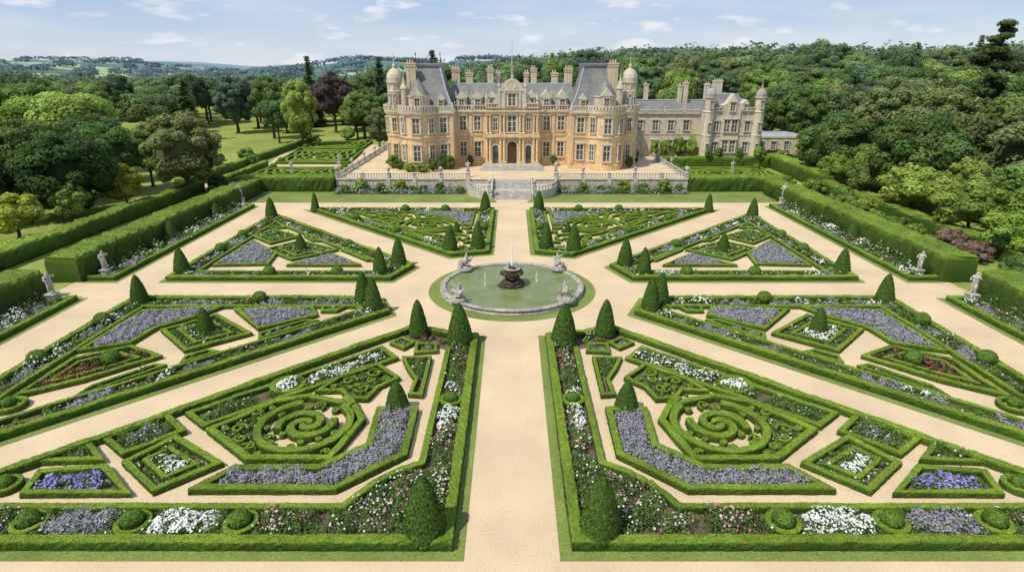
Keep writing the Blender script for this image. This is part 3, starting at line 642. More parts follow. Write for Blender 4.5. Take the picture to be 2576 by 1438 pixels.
# ------------------------------------------------------------ terrace
def bal_mesh():
    mb=MB(); mb.lathe(0,0,[(.09,0),(.09,.06),(.05,.1),(.1,.26),(.1,.32),(.045,.55),(.08,.62),(.08,.68)],6); return mkmesh('baluster',mb.v,mb.f,[M_STATUE])
ME_BAL=bal_mesh()
mb=MB(); mb.lathe(0,0,[(.2,0),(.2,.06),(.07,.12),(.08,.25),(.26,.42),(.33,.62),(.3,.72),(.38,.8),(.3,.82),(.1,.86)],12)
mb.lathe(0,0,[(.3,.8),(.2,1.0),(.05,1.1)],10); ME_URN=mkmesh('stone_urn',mb.v,mb.f,[M_STATUE])
def balustrade(pts,z,sp=.5,nob=False,urns=True):
    pts=[np.array(p,float) for p in pts]; L=sum(np.linalg.norm(pts[i+1]-pts[i]) for i in range(len(pts)-1))
    c=pts[len(pts)//2]; e=empty('balustrade',(c[0],c[1],z),label='weathered stone balustrade with turned balusters along the terrace edge',category='balustrade',group='stone balustrades of the terrace')
    mb=MB(); mt=MB(); used=[]
    for i in range(len(pts)-1):
        a,b=pts[i],pts[i+1]; d=b-a; l=np.linalg.norm(d); u=d/l; n=np.array((-u[1],u[0]))
        for (m_,w,z0,z1) in ((mb,.17,z,z+.13),(mt,.15,z+.8,z+.92)):
            q=[a+n*w,b+n*w,b-n*w,a-n*w]; q=[(p[0],p[1]) for p in q]
            if area(q)<0:q=q[::-1]
            m_.prism(q,z0,z1)
        k=max(1,int(l/sp))
        for t in range(k):
            p=a+u*(t+.5)*l/k; used.append(p)
    for p in used[:98 if len(used)>100 else 100]:
        inst('baluster',ME_BAL,(p[0],p[1],z+.13),e)
    mb.obj('base_course',[M_WALL],parent=e); mt.obj('handrail',[M_STATUE],parent=e)
    P=[pts[0],pts[-1]]
    if len(pts)==2:
        kk=max(1,int(L/4.6)); P=[pts[0]+(pts[1]-pts[0])*i/kk for i in range(kk+1)]
    for i,p in enumerate(P):
        q=MB(); q.box(p[0]-.24,p[0]+.24,p[1]-.24,p[1]+.24,z-.02,z+.95); q.box(p[0]-.3,p[0]+.3,p[1]-.3,p[1]+.3,z+.95,z+1.04); q.obj('pier',[M_STATUE],parent=e)
        if urns and i%2==0: inst('stone_urn',ME_URN,(p[0],p[1],z+1.04),label='stone urn standing on a balustrade pier',category='urn',group='stone urns on the balustrade')
sheet('terrace_paving',[(-30.7,104.2),(30.7,104.2),(30.7,132),(60,132),(70,150),(70,165),(-33,165)],2.0,M_GRAVEL)
for s in (-1,1):
    w=MB(); w.box(min(s*31,s*3.5),max(s*31,s*3.5),103.7,104.4,0,2.02); w.box(min(s*31.08,s*3.5),max(s*31.08,s*3.5),103.55,104.5,2.02,2.12)
    w.box(min(s*31.05,s*3.5),max(s*31.05,s*3.5),103.6,103.7,0,.35)
    for x in np.arange(8,31,4.6): w.box(s*x-.35,s*x+.35,103.57,103.69,.35,2.01)
    w.obj('retaining_wall',[M_WALL],label='pale stone terrace retaining wall above a planted border',category='wall')
    w=MB(); w.box(min(s*30.6,s*31.3),max(s*30.6,s*31.3),104.45,(165 if s<0 else 131.5),0,2.06); w.obj('retaining_wall',[M_WALL],label='stone side wall of the raised terrace',category='wall')
    balustrade([(s*30.9,104.0),(s*7.9,104.0)],2.12,.48)
    balustrade([(s*30.95,105),(s*30.95,131 if s>0 else 150)],2.06,.6)
    sheet('bed_soil',[(s*8.3,100.6),(s*31,100.6),(s*31,103.6),(s*8.3,103.6)],.03,M_SOIL)
    border((s*8.6,102.9),(s*30.4,102.9),1.2,('green','green','silver','green'),sc=2.5,dens=3.4)
    border((s*8.6,101.5),(s*30.4,101.5),1.3,('green','silver','green','lavender','green'),sc=1.5,dens=4)
    el=[(s*(3.5+4.4*math.sin(t)),103.6-7.2*math.cos(t)) for t in np.linspace(0,math.pi/2,14)]
    poly=el+[(s*3.5,103.6)]
    if area(poly)<0: poly=poly[::-1]
    q=MB(); q.prism(poly,0,1.25); q.obj('bastion_wall',[M_WALL],label='curved stone bastion wall flanking the garden steps',category='wall')
    balustrade([(s*(3.7+4.0*math.sin(t)),103.4-6.8*math.cos(t)) for t in np.linspace(0,math.pi/2,12)],1.25,.42)
    w=MB(); w.hexa([(s*3.25,96,0),(s*3.49,96,0),(s*3.49,104,0),(s*3.25,104,0)],[(s*3.25,96,.9),(s*3.49,96,.9),(s*3.49,104,2.9),(s*3.25,104,2.9)]); w.obj('parapet_wall',[M_STATUE],label='sloping stone parapet beside the garden steps',category='wall')
    statue(s*7.9,106.4,2.0,s=1.2)
st=MB()
for i in range(6): st.box(-3.2,3.2,96+i*.42,104.6,(i)*.1667+.001*i,(i+1)*.1667)
for i in range(6): st.box(-3.2,3.2,100.6+i*.42,104.6,1.0+i*.1667,1.0+(i+1)*.1667+(.004 if i==5 else 0))
st.obj('garden_steps',[M_STATUE],label='broad stone steps climbing from gravel path to terrace',category='steps')
st=MB()
for i in range(5): st.box(-6.2+i*.16,6.2-i*.16,113.2+i*.55,119,2+i*.13,2+(i+1)*.13)
st.obj('entrance_steps',[M_STATUE],label='shallow stone steps before the mansion entrance',category='steps')
# ------------------------------------------------------------ mansion
MA=empty('mansion',(0,122,2),label='large honey limestone country mansion with slate roofs and domed turrets',category='mansion')
def winmesh():
    m=MB(); w,h=1.4,2.8
    m.box(-w/2-.24,-w/2,-.2,0,-.05,h); m.box(w/2,w/2+.24,-.2,0,-.05,h); m.box(-w/2-.34,w/2+.34,-.3,0,-.25,-.052); m.box(-w/2-.24,w/2+.24,-.21,0,h+.002,h+.25); m.box(-w/2-.4,w/2+.4,-.36,0,h+.252,h+.42)
    m.box(-.08,.08,-.12,-.05,0,h); m.box(-w/2,w/2,-.11,-.05,h*.62,h*.62+.14); m.box(-w/2,-w/2+.08,-.1,-.05,0,h); m.box(w/2-.08,w/2,-.1,-.05,0,h); m.box(-w/2,w/2,-.1,-.05,h*.3,h*.3+.07)
    g=MB(); g.box(-w/2,w/2,-.045,.02,0,h)
    return mkmesh('window_frame',m.v,m.f,[M_FRAME]),mkmesh('window_glass',g.v,g.f,[M_GLASS])
ME_WF,ME_WG=winmesh()
def window(p,x,y,z,w=1.4,h=2.8,rz=0):
    o=inst('window',ME_WF,(x,y,z),p,scale=(w/1.4,1,h/2.8),rz=rz)
    g=bpy.data.objects.new('glass',ME_WG); COL.objects.link(g); g.parent=o
def parapet(mb,a,b,z,h=1.05,sp=.55):
    a=np.array(a,float);b=np.array(b,float);L=np.linalg.norm(b-a);u=(b-a)/L;n=np.array((-u[1],u[0]))
    def seg(p,q,w,z0,z1):
        r=[p+n*w,q+n*w,q-n*w,p-n*w]; r=[(t[0],t[1]) for t in r]; 
        if area(r)<0:r=r[::-1]
        mb.prism(r,z0,z1)
    seg(a,b,.17,z,z+.2); seg(a,b,.2,z+h-.2,z+h)
    for i in range(int(L/sp)+1):
        c=a+u*min(L,i*sp); w=.09
        if i%6==0:
            seg(c-u*.2,c+u*.2,.22,z+.2,z+h+.08)
            if L>1.5: mb.lathe(c[0],c[1],[(.12,z+h+.08),(.06,z+h+.2),(.16,z+h+.4),(.05,z+h+.65)],6)
        else: seg(c-u*w,c+u*w,.1,z+.2,z+h-.2)
def ringpar(mb,cx,cy,r,z,a0=0,a1=360,h=1.05):
    k=18; P=[(cx+r*math.cos(math.radians(a0+(a1-a0)*i/k)),cy+r*math.sin(math.radians(a0+(a1-a0)*i/k))) for i in range(k+1)]
    for i in range(k): parapet(mb,P[i],P[i+1],z,h,.5)
W=MB(); P=MB()
W.box(-14.5,14.5,120.5,141,2,12.4)
W.box(-14.6,14.6,120.42,141,2,2.9); W.box(-14.6,14.6,120.34,141,7.9,8.25); W.box(-14.6,14.6,120.2,141,12.0,12.402); W.box(-14.6,14.6,119.95,141,12.404,12.65)
parapet(P,(-11.2,120.2),(-5.4,120.2),12.65); parapet(P,(5.4,120.2),(11.2,120.2),12.65)
W.box(-5.2,5.2,118.7,120.7,2,13.2)
W.box(-5.3,5.3,118.45,120.8,7.75,8.3); W.box(-5.3,5.3,118.3,120.8,12.1,12.5); W.box(-5.45,5.45,118.05,120.8,12.52,12.8)
parapet(P,(-5.1,118.4),(-2.7,118.4),13.2,.95); parapet(P,(2.7,118.4),(5.1,118.4),13.2,.95)
for x in (-11.0,-8.2,-5.5,5.5,8.2,11.0):
    W.box(x-.28,x+.28,120.28,120.6,2.92,7.88); W.box(x-.28,x+.28,120.28,120.6,8.27,11.98)
for s in (-1,1):
    def sb(x0,x1,*a): W.box(min(s*x0,s*x1),max(s*x0,s*x1),*a)
    sb(11.2,21.5,116,141,2.001,12.45); sb(11.1,21.55,115.9,141,2.002,3.0); sb(11.1,21.55,115.82,141,7.95,8.3)
    sb(11.1,21.6,115.7,141,12.05,12.452); sb(11.0,21.7,115.45,141,12.454,12.7)
    for x in (11.5,14.7): sb(x-.3,x+.3,115.75,116.05,3.02,12.04)
    parapet(P,(s*11.2,115.7),(s*15.2,115.7),12.7)
    bx,by=s*17.9,116.4
    W.lathe(bx,by,[(3.35,2),(3.35,3.0),(3.2,3.1),(3.2,7.85),(3.4,7.95),(3.4,8.3),(3.2,8.4),(3.2,11.9),(3.45,12.1),(3.65,12.5),(3.65,12.75)],36)
    ringpar(P,bx,by,3.5,12.75,180,360)
    W.lathe(s*22.4,120.6,[(2.5,2),(2.5,3.0),(2.35,3.1),(2.35,7.85),(2.5,7.95),(2.5,8.3),(2.35,8.4),(2.35,11.9),(2.55,12.1),(2.7,12.5),(2.7,12.75)],30)
    ringpar(P,s*22.4,120.6,2.55,12.75)
    W.lathe(s*22.9,131,[(2.3,2),(2.3,12.4),(2.5,12.5),(2.5,13.4)],24)
    for yy in (124.5,127.5,134.5,138): 
        for zz in (3.8,8.9): window(MA,s*21.52,yy,zz,1.3,2.6,rz=math.radians(90*s))
    for zz,hh in ((3.85,2.75),(8.95,2.6)):
        window(MA,s*13.1,116,zz,1.3,hh); window(MA,s*9.7,120.5,zz,1.3,hh); window(MA,s*6.85,120.5,zz,1.3,hh)
        for an in (-90,-145,-35): 
            a=math.radians(an); window(MA,bx+3.17*math.cos(a),by+3.17*math.sin(a),zz,1.3,hh,rz=a+math.pi/2)
        for an in ((-100,-150) if s<0 else (-80,-30)):
            a=math.radians(an); window(MA,s*22.4+2.32*math.cos(a),120.6+2.32*math.sin(a),zz,.85,hh*.9,rz=a+math.pi/2)
W.obj('wall',[M_STONE],parent=MA); P.obj('parapet',[M_STONE2],parent=MA)
r=MB(); r.fr((-14,14,121.4,140.5),12.66,(-12,12,126.6,135.5),17.3); r.obj('roof',[M_SLATE],parent=MA)
r=MB(); r.box(-12.1,12.1,126.5,135.6,17.305,17.5); r.box(-12.15,12.15,126.35,126.49,17.1,17.55); r.obj('roof_ridge',[M_LEAD],parent=MA)
for s in (-1,1):
    def rect(x0,x1,y0,y1): return (min(s*x0,s*x1),max(s*x0,s*x1),y0,y1)
    r=MB(); lv=[((10.9,19.6,117.0,129.5),12.71),((12.0,19.2,118.4,128.6),14.7),((12.9,18.9,119.6,127.6),17.0),((13.5,18.6,120.6,126.9),19.2),((13.9,18.4,121.2,126.5),20.7)]
    for i in range(4): r.fr(rect(*lv[i][0]),lv[i][1],rect(*lv[i+1][0]),lv[i+1][1]+(.002 if i<3 else 0))
    r.obj('pavilion_roof',[M_SLATE],parent=MA)
    r=MB(); 
    for i in range(4):
        (a0,z0),(a1,z1)=lv[i],lv[i+1]
        for (ix,iy) in ((0,2),(1,2)):
            x0,y0,x1,y1=s*a0[ix],a0[iy],s*a1[ix],a1[iy]; g=.13
            r.hexa([(x0-g,y0-g,z0),(x0+g,y0-g,z0),(x0+g,y0+g,z0),(x0-g,y0+g,z0)],[(x1-g,y1-g,z1),(x1+g,y1-g,z1),(x1+g,y1+g,z1),(x1-g,y1+g,z1)])
    r.obj('roof_hips',[M_LEAD],parent=MA)
    r=MB(); q=rect(13.7,18.6,121.0,126.7); r.box(*q,20.71,21.1); q2=rect(13.5,18.8,120.8,126.9); r.box(*q2,21.11,21.3)
    r.obj('roof_cap',[M_LEAD],parent=MA)
    r=MB()
    for x in np.linspace(q2[0]+.15,q2[1]-.15,8):
        for y in (120.95,126.75): r.box(x-.06,x+.06,y-.06,y+.06,21.3,22.0); r.lathe(x,y,[(.12,22.0),(.03,22.4)],5)
    for y in (120.95,126.75):
        r.box(q2[0]+.1,q2[1]-.1,y-.05,y+.05,21.8,21.92); r.box(q2[0]+.1,q2[1]-.1,y-.04,y+.04,21.42,21.5)
    r.obj('roof_cresting',[M_IRON],parent=MA)
    for dx_ in (13.8,18.5):
        r=MB(); r.lathe(s*dx_,121.0,[(.06,21.3),(.05,22.8),(.14,22.9),(.02,23.4)],6); r.obj('finial',[M_IRON],parent=MA)
    tx,ty=s*22.7,120.4
    t=MB(); t.lathe(tx,ty,[(1.5,12.76),(1.5,13.6),(1.35,13.7),(1.35,16.0),(1.5,16.1),(1.5,16.3),(1.35,16.4),(1.35,17.6),(1.6,17.8),(1.6,18.1)],20)
    for a in range(8):
        an=a*math.pi/4; t.lathe(tx+1.38*math.cos(an),ty+1.38*math.sin(an),[(.13,13.7),(.13,17.6)],6)
    t.obj('turret',[M_STONE2],parent=MA)
    t=MB(); t.lathe(tx,ty,[(1.5,18.11),(1.55,18.7),(1.42,19.3),(1.1,19.85),(.65,20.25),(.3,20.4),(.28,20.8),(.36,20.85),(.1,21.3),(.05,22.2),(.04,23.2)],20); t.obj('turret_dome',[M_STONE2],parent=MA)
    for an in (-90,-130,-50):
        a=math.radians(an); window(MA,tx+1.36*math.cos(a),ty+1.36*math.sin(a),14.1,.45,1.5,rz=a+math.pi/2)
    t=MB(); t.lathe(s*20.6,118.2,[(.62,12.76),(.62,16.6),(.75,16.7),(.75,16.95),(.6,17.2),(.3,18.1),(.06,18.9),(.04,20.2)],12); t.obj('slender_turret',[M_STONE2],parent=MA)
    t=MB(); t.lathe(s*17.6,116.6,[(2.0,12.76),(2.0,15.2),(2.2,15.35),(2.2,15.6)],8); t.obj('attic_turret',[M_STONE2],parent=MA)
    t=MB(); t.lathe(s*17.6,116.6,[(2.1,15.61),(1.5,16.6),(.9,17.5),(.3,18.2),(.05,18.7)],8); t.obj('turret_roof',[M_SLATE],parent=MA)
    d=MB(); d.box(s*17.6-1.0,s*17.6+1.0,114.25,116.4,12.9,15.6); d.extr([(s*17.6-1.2,15.6),(s*17.6+1.2,15.6),(s*17.6,17.0)],114.1,116.4); d.obj('dormer',[M_STONE2],parent=MA); window(MA,s*17.6,114.25,13.4,.9,1.7)
    d=MB(); x=s*13.6; d.box(x-.7,x+.7,117.6,120,12.9,14.9); d.extr([(x-.85,14.9),(x+.85,14.9),(x,15.9)],117.5,120.4); d.obj('dormer',[M_STONE2],parent=MA); window(MA,x,117.6,13.2,.7,1.4)
    for (x,y,w_,z0,z1) in ((19.3,119.6,1.8,13,21.6),(11.6,129,1.6,17,20.7),(4.5,130,1.2,17,20.7),(3.0,131.5,1.0,17,19.8),(20,133,1.8,12,20.6),(9.2,135,1.4,17,19.8)):
        c=MB(); x*=s; c.box(x-w_/2,x+w_/2,y-.5,y+.5,z0,z1-.5); c.box(x-w_/2-.12,x+w_/2+.12,y-.62,y+.62,z1-.9,z1-.7); c.box(x-w_/2-.15,x+w_/2+.15,y-.65,y+.65,z1-.499,z1-.2)
        for i in range(int(w_/.5)): c.lathe(x-w_/2+.3+i*.5,y,[(.15,z1-.2),(.12,z1+.35)],6)
        for i in range(2): c.box(x-w_/2+w_*(i+1)/3-.05,x-w_/2+w_*(i+1)/3+.05,y-.56,y-.5,z0,z1-.92)
        c.obj('chimney',[M_STONE],parent=MA)
    for x in (9.9,6.75):
        d=MB(); x*=s; d.box(x-.95,x+.95,120.75,124.5,12.7,15.0); d.box(x-1.1,x+1.1,120.6,124,15.001,15.2); d.extr([(x-1.05,15.2),(x+1.05,15.2),(x+.4,15.9),(x,16.5),(x-.4,15.9)],120.65,125.2)
        for q in (-1.05,0,1.05): d.lathe(x+q,120.8,[(.1,15.2 if q else 16.4),(.12,15.9 if q else 16.7),(.02,16.4 if q else 17.2)],5)
        d.obj('dormer',[M_STONE2],parent=MA); window(MA,x,120.75,13.1,.9,1.6)
    d=MB(); x=s*3.9; d.box(x-.8,x+.8,119.4,123.5,12.82,15.2); d.extr([(x-1,15.2),(x+1,15.2),(x,16.4)],119.25,124); d.obj('dormer',[M_STONE2],parent=MA); window(MA,x,119.4,13.9,.7,1.1)
a=MB(); a.box(-2.6,2.6,118.5,122,13.2,16.3); a.box(-2.75,2.75,118.35,122,16.301,16.6)
a.extr([(-4.6,13.2),(-2.61,13.2),(-2.61,16.0),(-3.1,15.6),(-3.4,14.6),(-4.1,14.0)],118.7,119.3); a.extr([(2.61,13.2),(4.6,13.2),(4.1,14.0),(3.4,14.6),(3.1,15.6),(2.61,16.0)],118.7,119.3)
a.extr([(1.9*math.cos(t)*(1 if abs(math.cos(t))<.8 else 1.1),16.6+2.0*math.sin(t)) for t in np.linspace(0,math.pi,15)],118.5,119.8)
a.box(-.25,.25,118.7,119.3,18.6,19.3)
for x in (-2.5,2.5,-1.5,1.5): a.box(x-.22,x+.22,118.3,118.5,13.2,16.29)
for x in (-2.5,2.5): a.lathe(x,118.8,[(.22,16.6),(.12,16.9),(.28,17.3),(.1,17.7),(.03,18.2)],8)
for x in (-4.9,4.9): a.lathe(x,118.6,[(.3,13.2),(.3,14.2),(.12,14.4),(.3,14.9),(.25,15.3),(.1,15.9),(.03,16.4)],8)
a.obj('gable',[M_STONE2],parent=MA)
c=MB(); 
for i in range(24):
    t0=i*2*math.pi/24;t1=(i+1)*2*math.pi/24
    q=[(.72*math.cos(t),118.42,17.5+.72*math.sin(t)) for t in (t0,t1)]+[(.95*math.cos(t),118.42,17.5+.95*math.sin(t)) for t in (t1,t0)]
    c.hexa([q[0],q[1],(q[1][0],118.52,q[1][2]),(q[0][0],118.52,q[0][2])],[q[3],q[2],(q[2][0],118.52,q[2][2]),(q[3][0],118.52,q[3][2])])
c.obj('carved_roundel',[M_FRAME],parent=MA)
window(MA,0,118.5,13.7,1.5,2.1)
mb=MB(); mb.box(-.32,.32,-.32,.32,0,.35); mb.lathe(0,0,[(.3,.35),(.24,.5),(.21,4.1),(.26,4.2),(.34,4.4)],10); mb.box(-.34,.34,-.34,.34,4.4,4.55); ME_COLN=mkmesh('column',mb.v,mb.f,[M_STONE])
for s in (-1,1):
    for x in (1.55,2.25,4.25,4.95):
        inst('column',ME_COLN,(s*x,118.3,2.66),MA,scale=(1.15,1,1.12)); inst('column',ME_COLN,(s*x,118.35,8.32),MA,scale=(1,.9,.83))
    window(MA,s*3.25,118.7,9.1,.8,2.2)
e=MB(); e.box(-5.4,5.4,117.85,118.69,7.77,8.29); e.obj('entablature',[M_STONE],parent=MA)
window(MA,0,118.7,8.8,1.7,3.0)
def archdoor(x,w,h,y=118.7,z=2.66,p=MA,mat=M_DOOR):
    t=np.linspace(0,math.pi,13); ar=[(x+w/2*math.cos(q),z+h-w/2+w/2*math.sin(q)) for q in t]
    d=MB(); d.extr([(x+w/2,z)]+ar+[(x-w/2,z)],y-.06,y+.02); d.obj('door',[mat],parent=p)
    s_=MB(); w2=w+.5
    for i in range(12):
        o0=(x+w2/2*math.cos(t[i]),z+h-w/2+w2/2*math.sin(t[i]));o1=(x+w2/2*math.cos(t[i+1]),z+h-w/2+w2/2*math.sin(t[i+1]))
        s_.extr([ar[i],o0,o1,ar[i+1]],y-.3,y+.01)
    s_.box(x-w2/2,x-w/2,y-.3,y+.01,z,z+h-w/2); s_.box(x+w/2,x+w2/2,y-.3,y+.01,z,z+h-w/2); s_.obj('door_surround',[M_FRAME],parent=p)
archdoor(0,1.9,4.3); archdoor(-3.25,1.1,3.6,mat=M_GLASS); archdoor(3.25,1.1,3.6,mat=M_GLASS)
f=MB(); f.lathe(0,128,[(.12,17.5),(.05,25.3),(.12,25.4),(.02,25.7)],6); f.obj('flagpole',[M_FRAME],parent=MA)
# ------------------------------------------------------------ service wing
SW=empty('service_wing',(40,134,2),label='long grey limestone service wing with slate roof and small domed turrets',category='building')
w=MB(); w.box(24.9,53.8,134,146,2,10.9); w.box(24.9,53.9,133.9,146,6.7,6.95); w.box(24.9,53.9,133.75,146,10.901,11.15)
w.box(41.4,53.2,131.2,134.1,2,11.6); w.box(41.3,53.3,131.1,134.1,6.72,7.0); w.box(41.3,53.3,130.95,134.1,11.601,11.85)
w.box(45.2,49.0,130.9,131.3,2,13.0); w.extr([(45.0,13.0),(49.2,13.0),(48.2,13.6),(47.1,15.4),(46.0,13.6)],130.9,133)
w.obj('wall',[M_STONE2],parent=SW)
p_=MB(); parapet(p_,(25,133.8),(41.3,133.8),11.15,.9,.7); parapet(p_,(41.5,131.0),(45,131.0),11.85,.8,.7); parapet(p_,(49.2,131.0),(53,131.0),11.85,.8,.7); p_.obj('parapet',[M_STONE2],parent=SW)
r=MB(); r.fr((25,53.5,135.4,145.5),11.15,(26,52,139.5,142),13.6); r.fr((42.8,52.0,132.2,144),11.86,(45,50,136.5,141),15.0); r.obj('roof',[M_SLATE],parent=SW)
r=MB(); r.box(44.9,50.1,136.4,141.1,15.005,15.2); r.box(26,44,139.4,142.1,13.61,13.8); r.obj('roof_ridge',[M_LEAD],parent=SW)
for x in (44.0,50.4):
    d=MB(); d.box(x-.6,x+.6,132.4,134.4,11.9,13.3); d.extr([(x-.75,13.3),(x+.75,13.3),(x,14.2)],132.3,134.8); d.obj('dormer',[M_STONE2],parent=SW); window(SW,x,132.4,12.1,.6,1.0)
for (x,y,rr) in ((42.3,131.3,1.1),(53.0,131.3,1.1)):
    t=MB(); t.lathe(x,y,[(rr,2),(rr,6.7),(rr+.12,6.8),(rr,7.0),(rr,11.5),(rr+.15,11.7),(rr,11.9),(rr*.92,12.0),(rr*.92,14.4),(rr+.2,14.6),(rr+.2,14.8)],12); t.obj('turret',[M_STONE2],parent=SW)
    t=MB(); t.lathe(x,y,[(rr,14.81),(rr*1.03,15.3),(rr*.88,15.8),(rr*.5,16.25),(.2,16.5),(.22,16.9),(.1,17.2),(.03,18.2)],14); t.obj('turret_dome',[M_RIM],parent=SW)
    for z in (12.5,8,3.6): window(SW,x,y-rr+.03,z,.5,1.4)
for x in (28.2,31.6,35,38.4):
    window(SW,x,134,7.7,1.2,2.0); 
    if x>29: window(SW,x,134,3.2,1.2,2.2)
archdoor(28.2,1.5,3.4,y=134,z=2.01,p=SW,mat=M_FRAME)
for x in (44.1,50.8): 
    for z in (7.7,3.3): window(SW,x,131.2,z,1.1,2.0)
for x in (46.3,47.9):
    for z in (7.6,3.3): window(SW,x,130.9,z,1.2,2.4)
window(SW,47.1,130.9,11.9,1.0,1.7)
for (x,y,w_,z1) in ((30.3,140,.9,17.2),(37.7,139,.8,17.0),(38.9,139,1.0,17.5),(44.6,142,1.0,17.2),(47.3,143,2.0,17.9)):
    c=MB(); c.box(x-w_/2,x+w_/2,y-.5,y+.5,11.5,z1-.3); c.box(x-w_/2-.12,x+w_/2+.12,y-.6,y+.6,z1-.299,z1); 
    for i in range(max(1,int(w_/.5))): c.lathe(x-w_/2+.28+i*.5,y,[(.15,z1),(.12,z1+.4)],6)
    c.obj('chimney',[M_STONE2],parent=SW)
OB=empty('outbuilding',(61,142,2),label='low stone outbuilding with a flat lead roof',category='building')
w=MB(); w.box(54.2,68,138,148,2,5.6); w.box(54,68.2,137.8,148.2,5.601,5.9); w.obj('wall',[M_STONE2],parent=OB)
r=MB(); r.fr((54.4,67.8,138.2,147.8),5.905,(57,65.5,141,145),6.4); r.obj('roof',[M_LEAD],parent=OB)
for x in (57,60,63,66): window(OB,x,138,3,1,1.7)
# ------------------------------------------------------------ trees
def finish(cards_list,core,name):
    P=np.vstack([c[0] for c in cards_list]);N=np.vstack([c[1] for c in cards_list]);S=np.concatenate([c[2] for c in cards_list]);C=np.vstack([c[3] for c in cards_list])
    V,F=cards(P,N,S,.75); col=np.repeat(C,4,0)
    for ctr,rad in core:
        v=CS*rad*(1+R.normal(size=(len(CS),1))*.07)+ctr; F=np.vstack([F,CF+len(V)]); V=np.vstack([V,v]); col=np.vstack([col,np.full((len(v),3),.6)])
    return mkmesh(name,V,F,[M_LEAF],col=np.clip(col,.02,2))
def crown_broad(name,nl=44,rx=7,rz=7.2,zc=10.6,per=190,s=.27,lo=.24,hi=.42,flat=0,low=-.55):
    cl=[];core=[(np.array((0,0,zc)),np.array((rx*.62,rx*.62,rz*.7)))]
    L=[]
    for i in range(nl):
        while True:
            d=R.normal(size=3); d/=np.linalg.norm(d)
            if d[2]>low: break
        q=R.uniform(.55,.84); lr=R.uniform(lo,hi)*rx*.85
        c=d*np.array((rx,rx,rz))*q; c[2]+=zc; L.append((c,lr,d))
    for c,lr,d0 in L:
        d=R.normal(size=(per,3)); d/=np.linalg.norm(d,axis=1)[:,None]; keep=(d@d0>-.35); d=d[keep]; k=len(d)
        d[:,2]=np.where(d[:,2]<-.5,-d[:,2],d[:,2])
        rad=lr*(.76+.3*R.random((k,1))); Pp=c+d*rad*np.array((1,1,.82))
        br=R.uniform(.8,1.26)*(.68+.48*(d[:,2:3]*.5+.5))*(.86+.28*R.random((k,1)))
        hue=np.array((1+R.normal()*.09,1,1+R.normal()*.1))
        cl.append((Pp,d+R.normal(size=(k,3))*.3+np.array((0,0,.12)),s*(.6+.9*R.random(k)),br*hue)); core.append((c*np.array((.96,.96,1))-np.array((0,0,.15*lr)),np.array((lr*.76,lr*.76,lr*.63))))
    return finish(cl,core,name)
def crown_conifer(name,H=20,rb=3.6,z0=1.5,tiers=26,s=.26,droop=.25,gap=0.0):
    cl=[];core=[]
    for i in range(tiers):
        t=i/tiers; r=rb*(1-t)**.85+.25; z=z0+(H-z0)*t; nb=max(4,int(11*(1-t)+3))
        for j in range(nb):
            a=R.random()*6.28; L=r*R.uniform(.75,1.12); k=int(26+L*16); u=R.random((k,1))**.7
            P=np.concatenate([np.cos(a)*L*u,np.sin(a)*L*u,z-droop*L*u**1.4],1)+R.normal(size=(k,3))*np.array((.22,.22,.13))*(.5+u)
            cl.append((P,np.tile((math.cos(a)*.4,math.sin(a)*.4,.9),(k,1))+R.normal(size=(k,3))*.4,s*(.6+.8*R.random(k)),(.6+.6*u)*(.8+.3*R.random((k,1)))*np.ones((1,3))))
    for i in range(8):
        t=i/8; core.append((np.array((0,0,z0+(H-z0)*t)),np.array((rb*(1-t)*.55+.1,)*2+((H-z0)/13,))))
    return finish(cl,core,name)
def crown_pine(name):
    cl=[];core=[]
    for i in range(30):
        z=R.uniform(8,23.5); t=(z-8)/16; a=R.random()*6.28; q=(4.6*(1-t)**.6)*R.uniform(.3,1); lr=R.uniform(1.2,2.1)*(1.15-t*.5); c=np.array((q*math.cos(a),q*math.sin(a),z))
        d=R.normal(size=(230,3)); d/=np.linalg.norm(d,axis=1)[:,None]; Pp=c+d*lr*np.array((1.15,1.15,.5))*(.6+.45*R.random((230,1)))
        cl.append((Pp,d+np.array((0,0,.6))+R.normal(size=d.shape)*.4,.24*(.6+.8*R.random(230)),R.uniform(.7,1.3)*(.7+.4*d[:,2:3])*(.8+.3*R.random((230,1)))*np.ones((1,3)))); core.append((c,np.array((lr*.75,lr*.75,lr*.25))))
    return finish(cl,core,name)
def trunk_mesh(name,h=10,r=.45,limbs=6,spread=4.2):
    V=[];F=[]
    def tube(pts,rad,n=7):
        b=len(V)
        for p,q in zip(pts,rad):
            for i in range(n): a=6.283*i/n; V.append((p[0]+q*math.cos(a),p[1]+q*math.sin(a),p[2]))
        for k in range(len(pts)-1):
            for i in range(n): j=(i+1)%n; F.append((b+k*n+i,b+k*n+j,b+(k+1)*n+j,b+(k+1)*n+i))
    tube([(0,0,-.5),(0,0,.3),(.1,.05,h*.3),(.0,.1,h*.65),(.1,0,h)],[r*1.6,r*1.15,r*.9,r*.7,r*.3])
    for i in range(limbs):
        a=6.283*i/limbs+R.random(); z=h*R.uniform(.3,.6); L=spread*R.uniform(.8,1.1)
        tube([(0,0,z),(math.cos(a)*L*.4,math.sin(a)*L*.4,z+L*.35),(math.cos(a)*L,math.sin(a)*L,z+L*.9)],[r*.5,r*.33,r*.1],5)
    return mkmesh(name,V,np.array(F),[M_BARK],smooth=True)
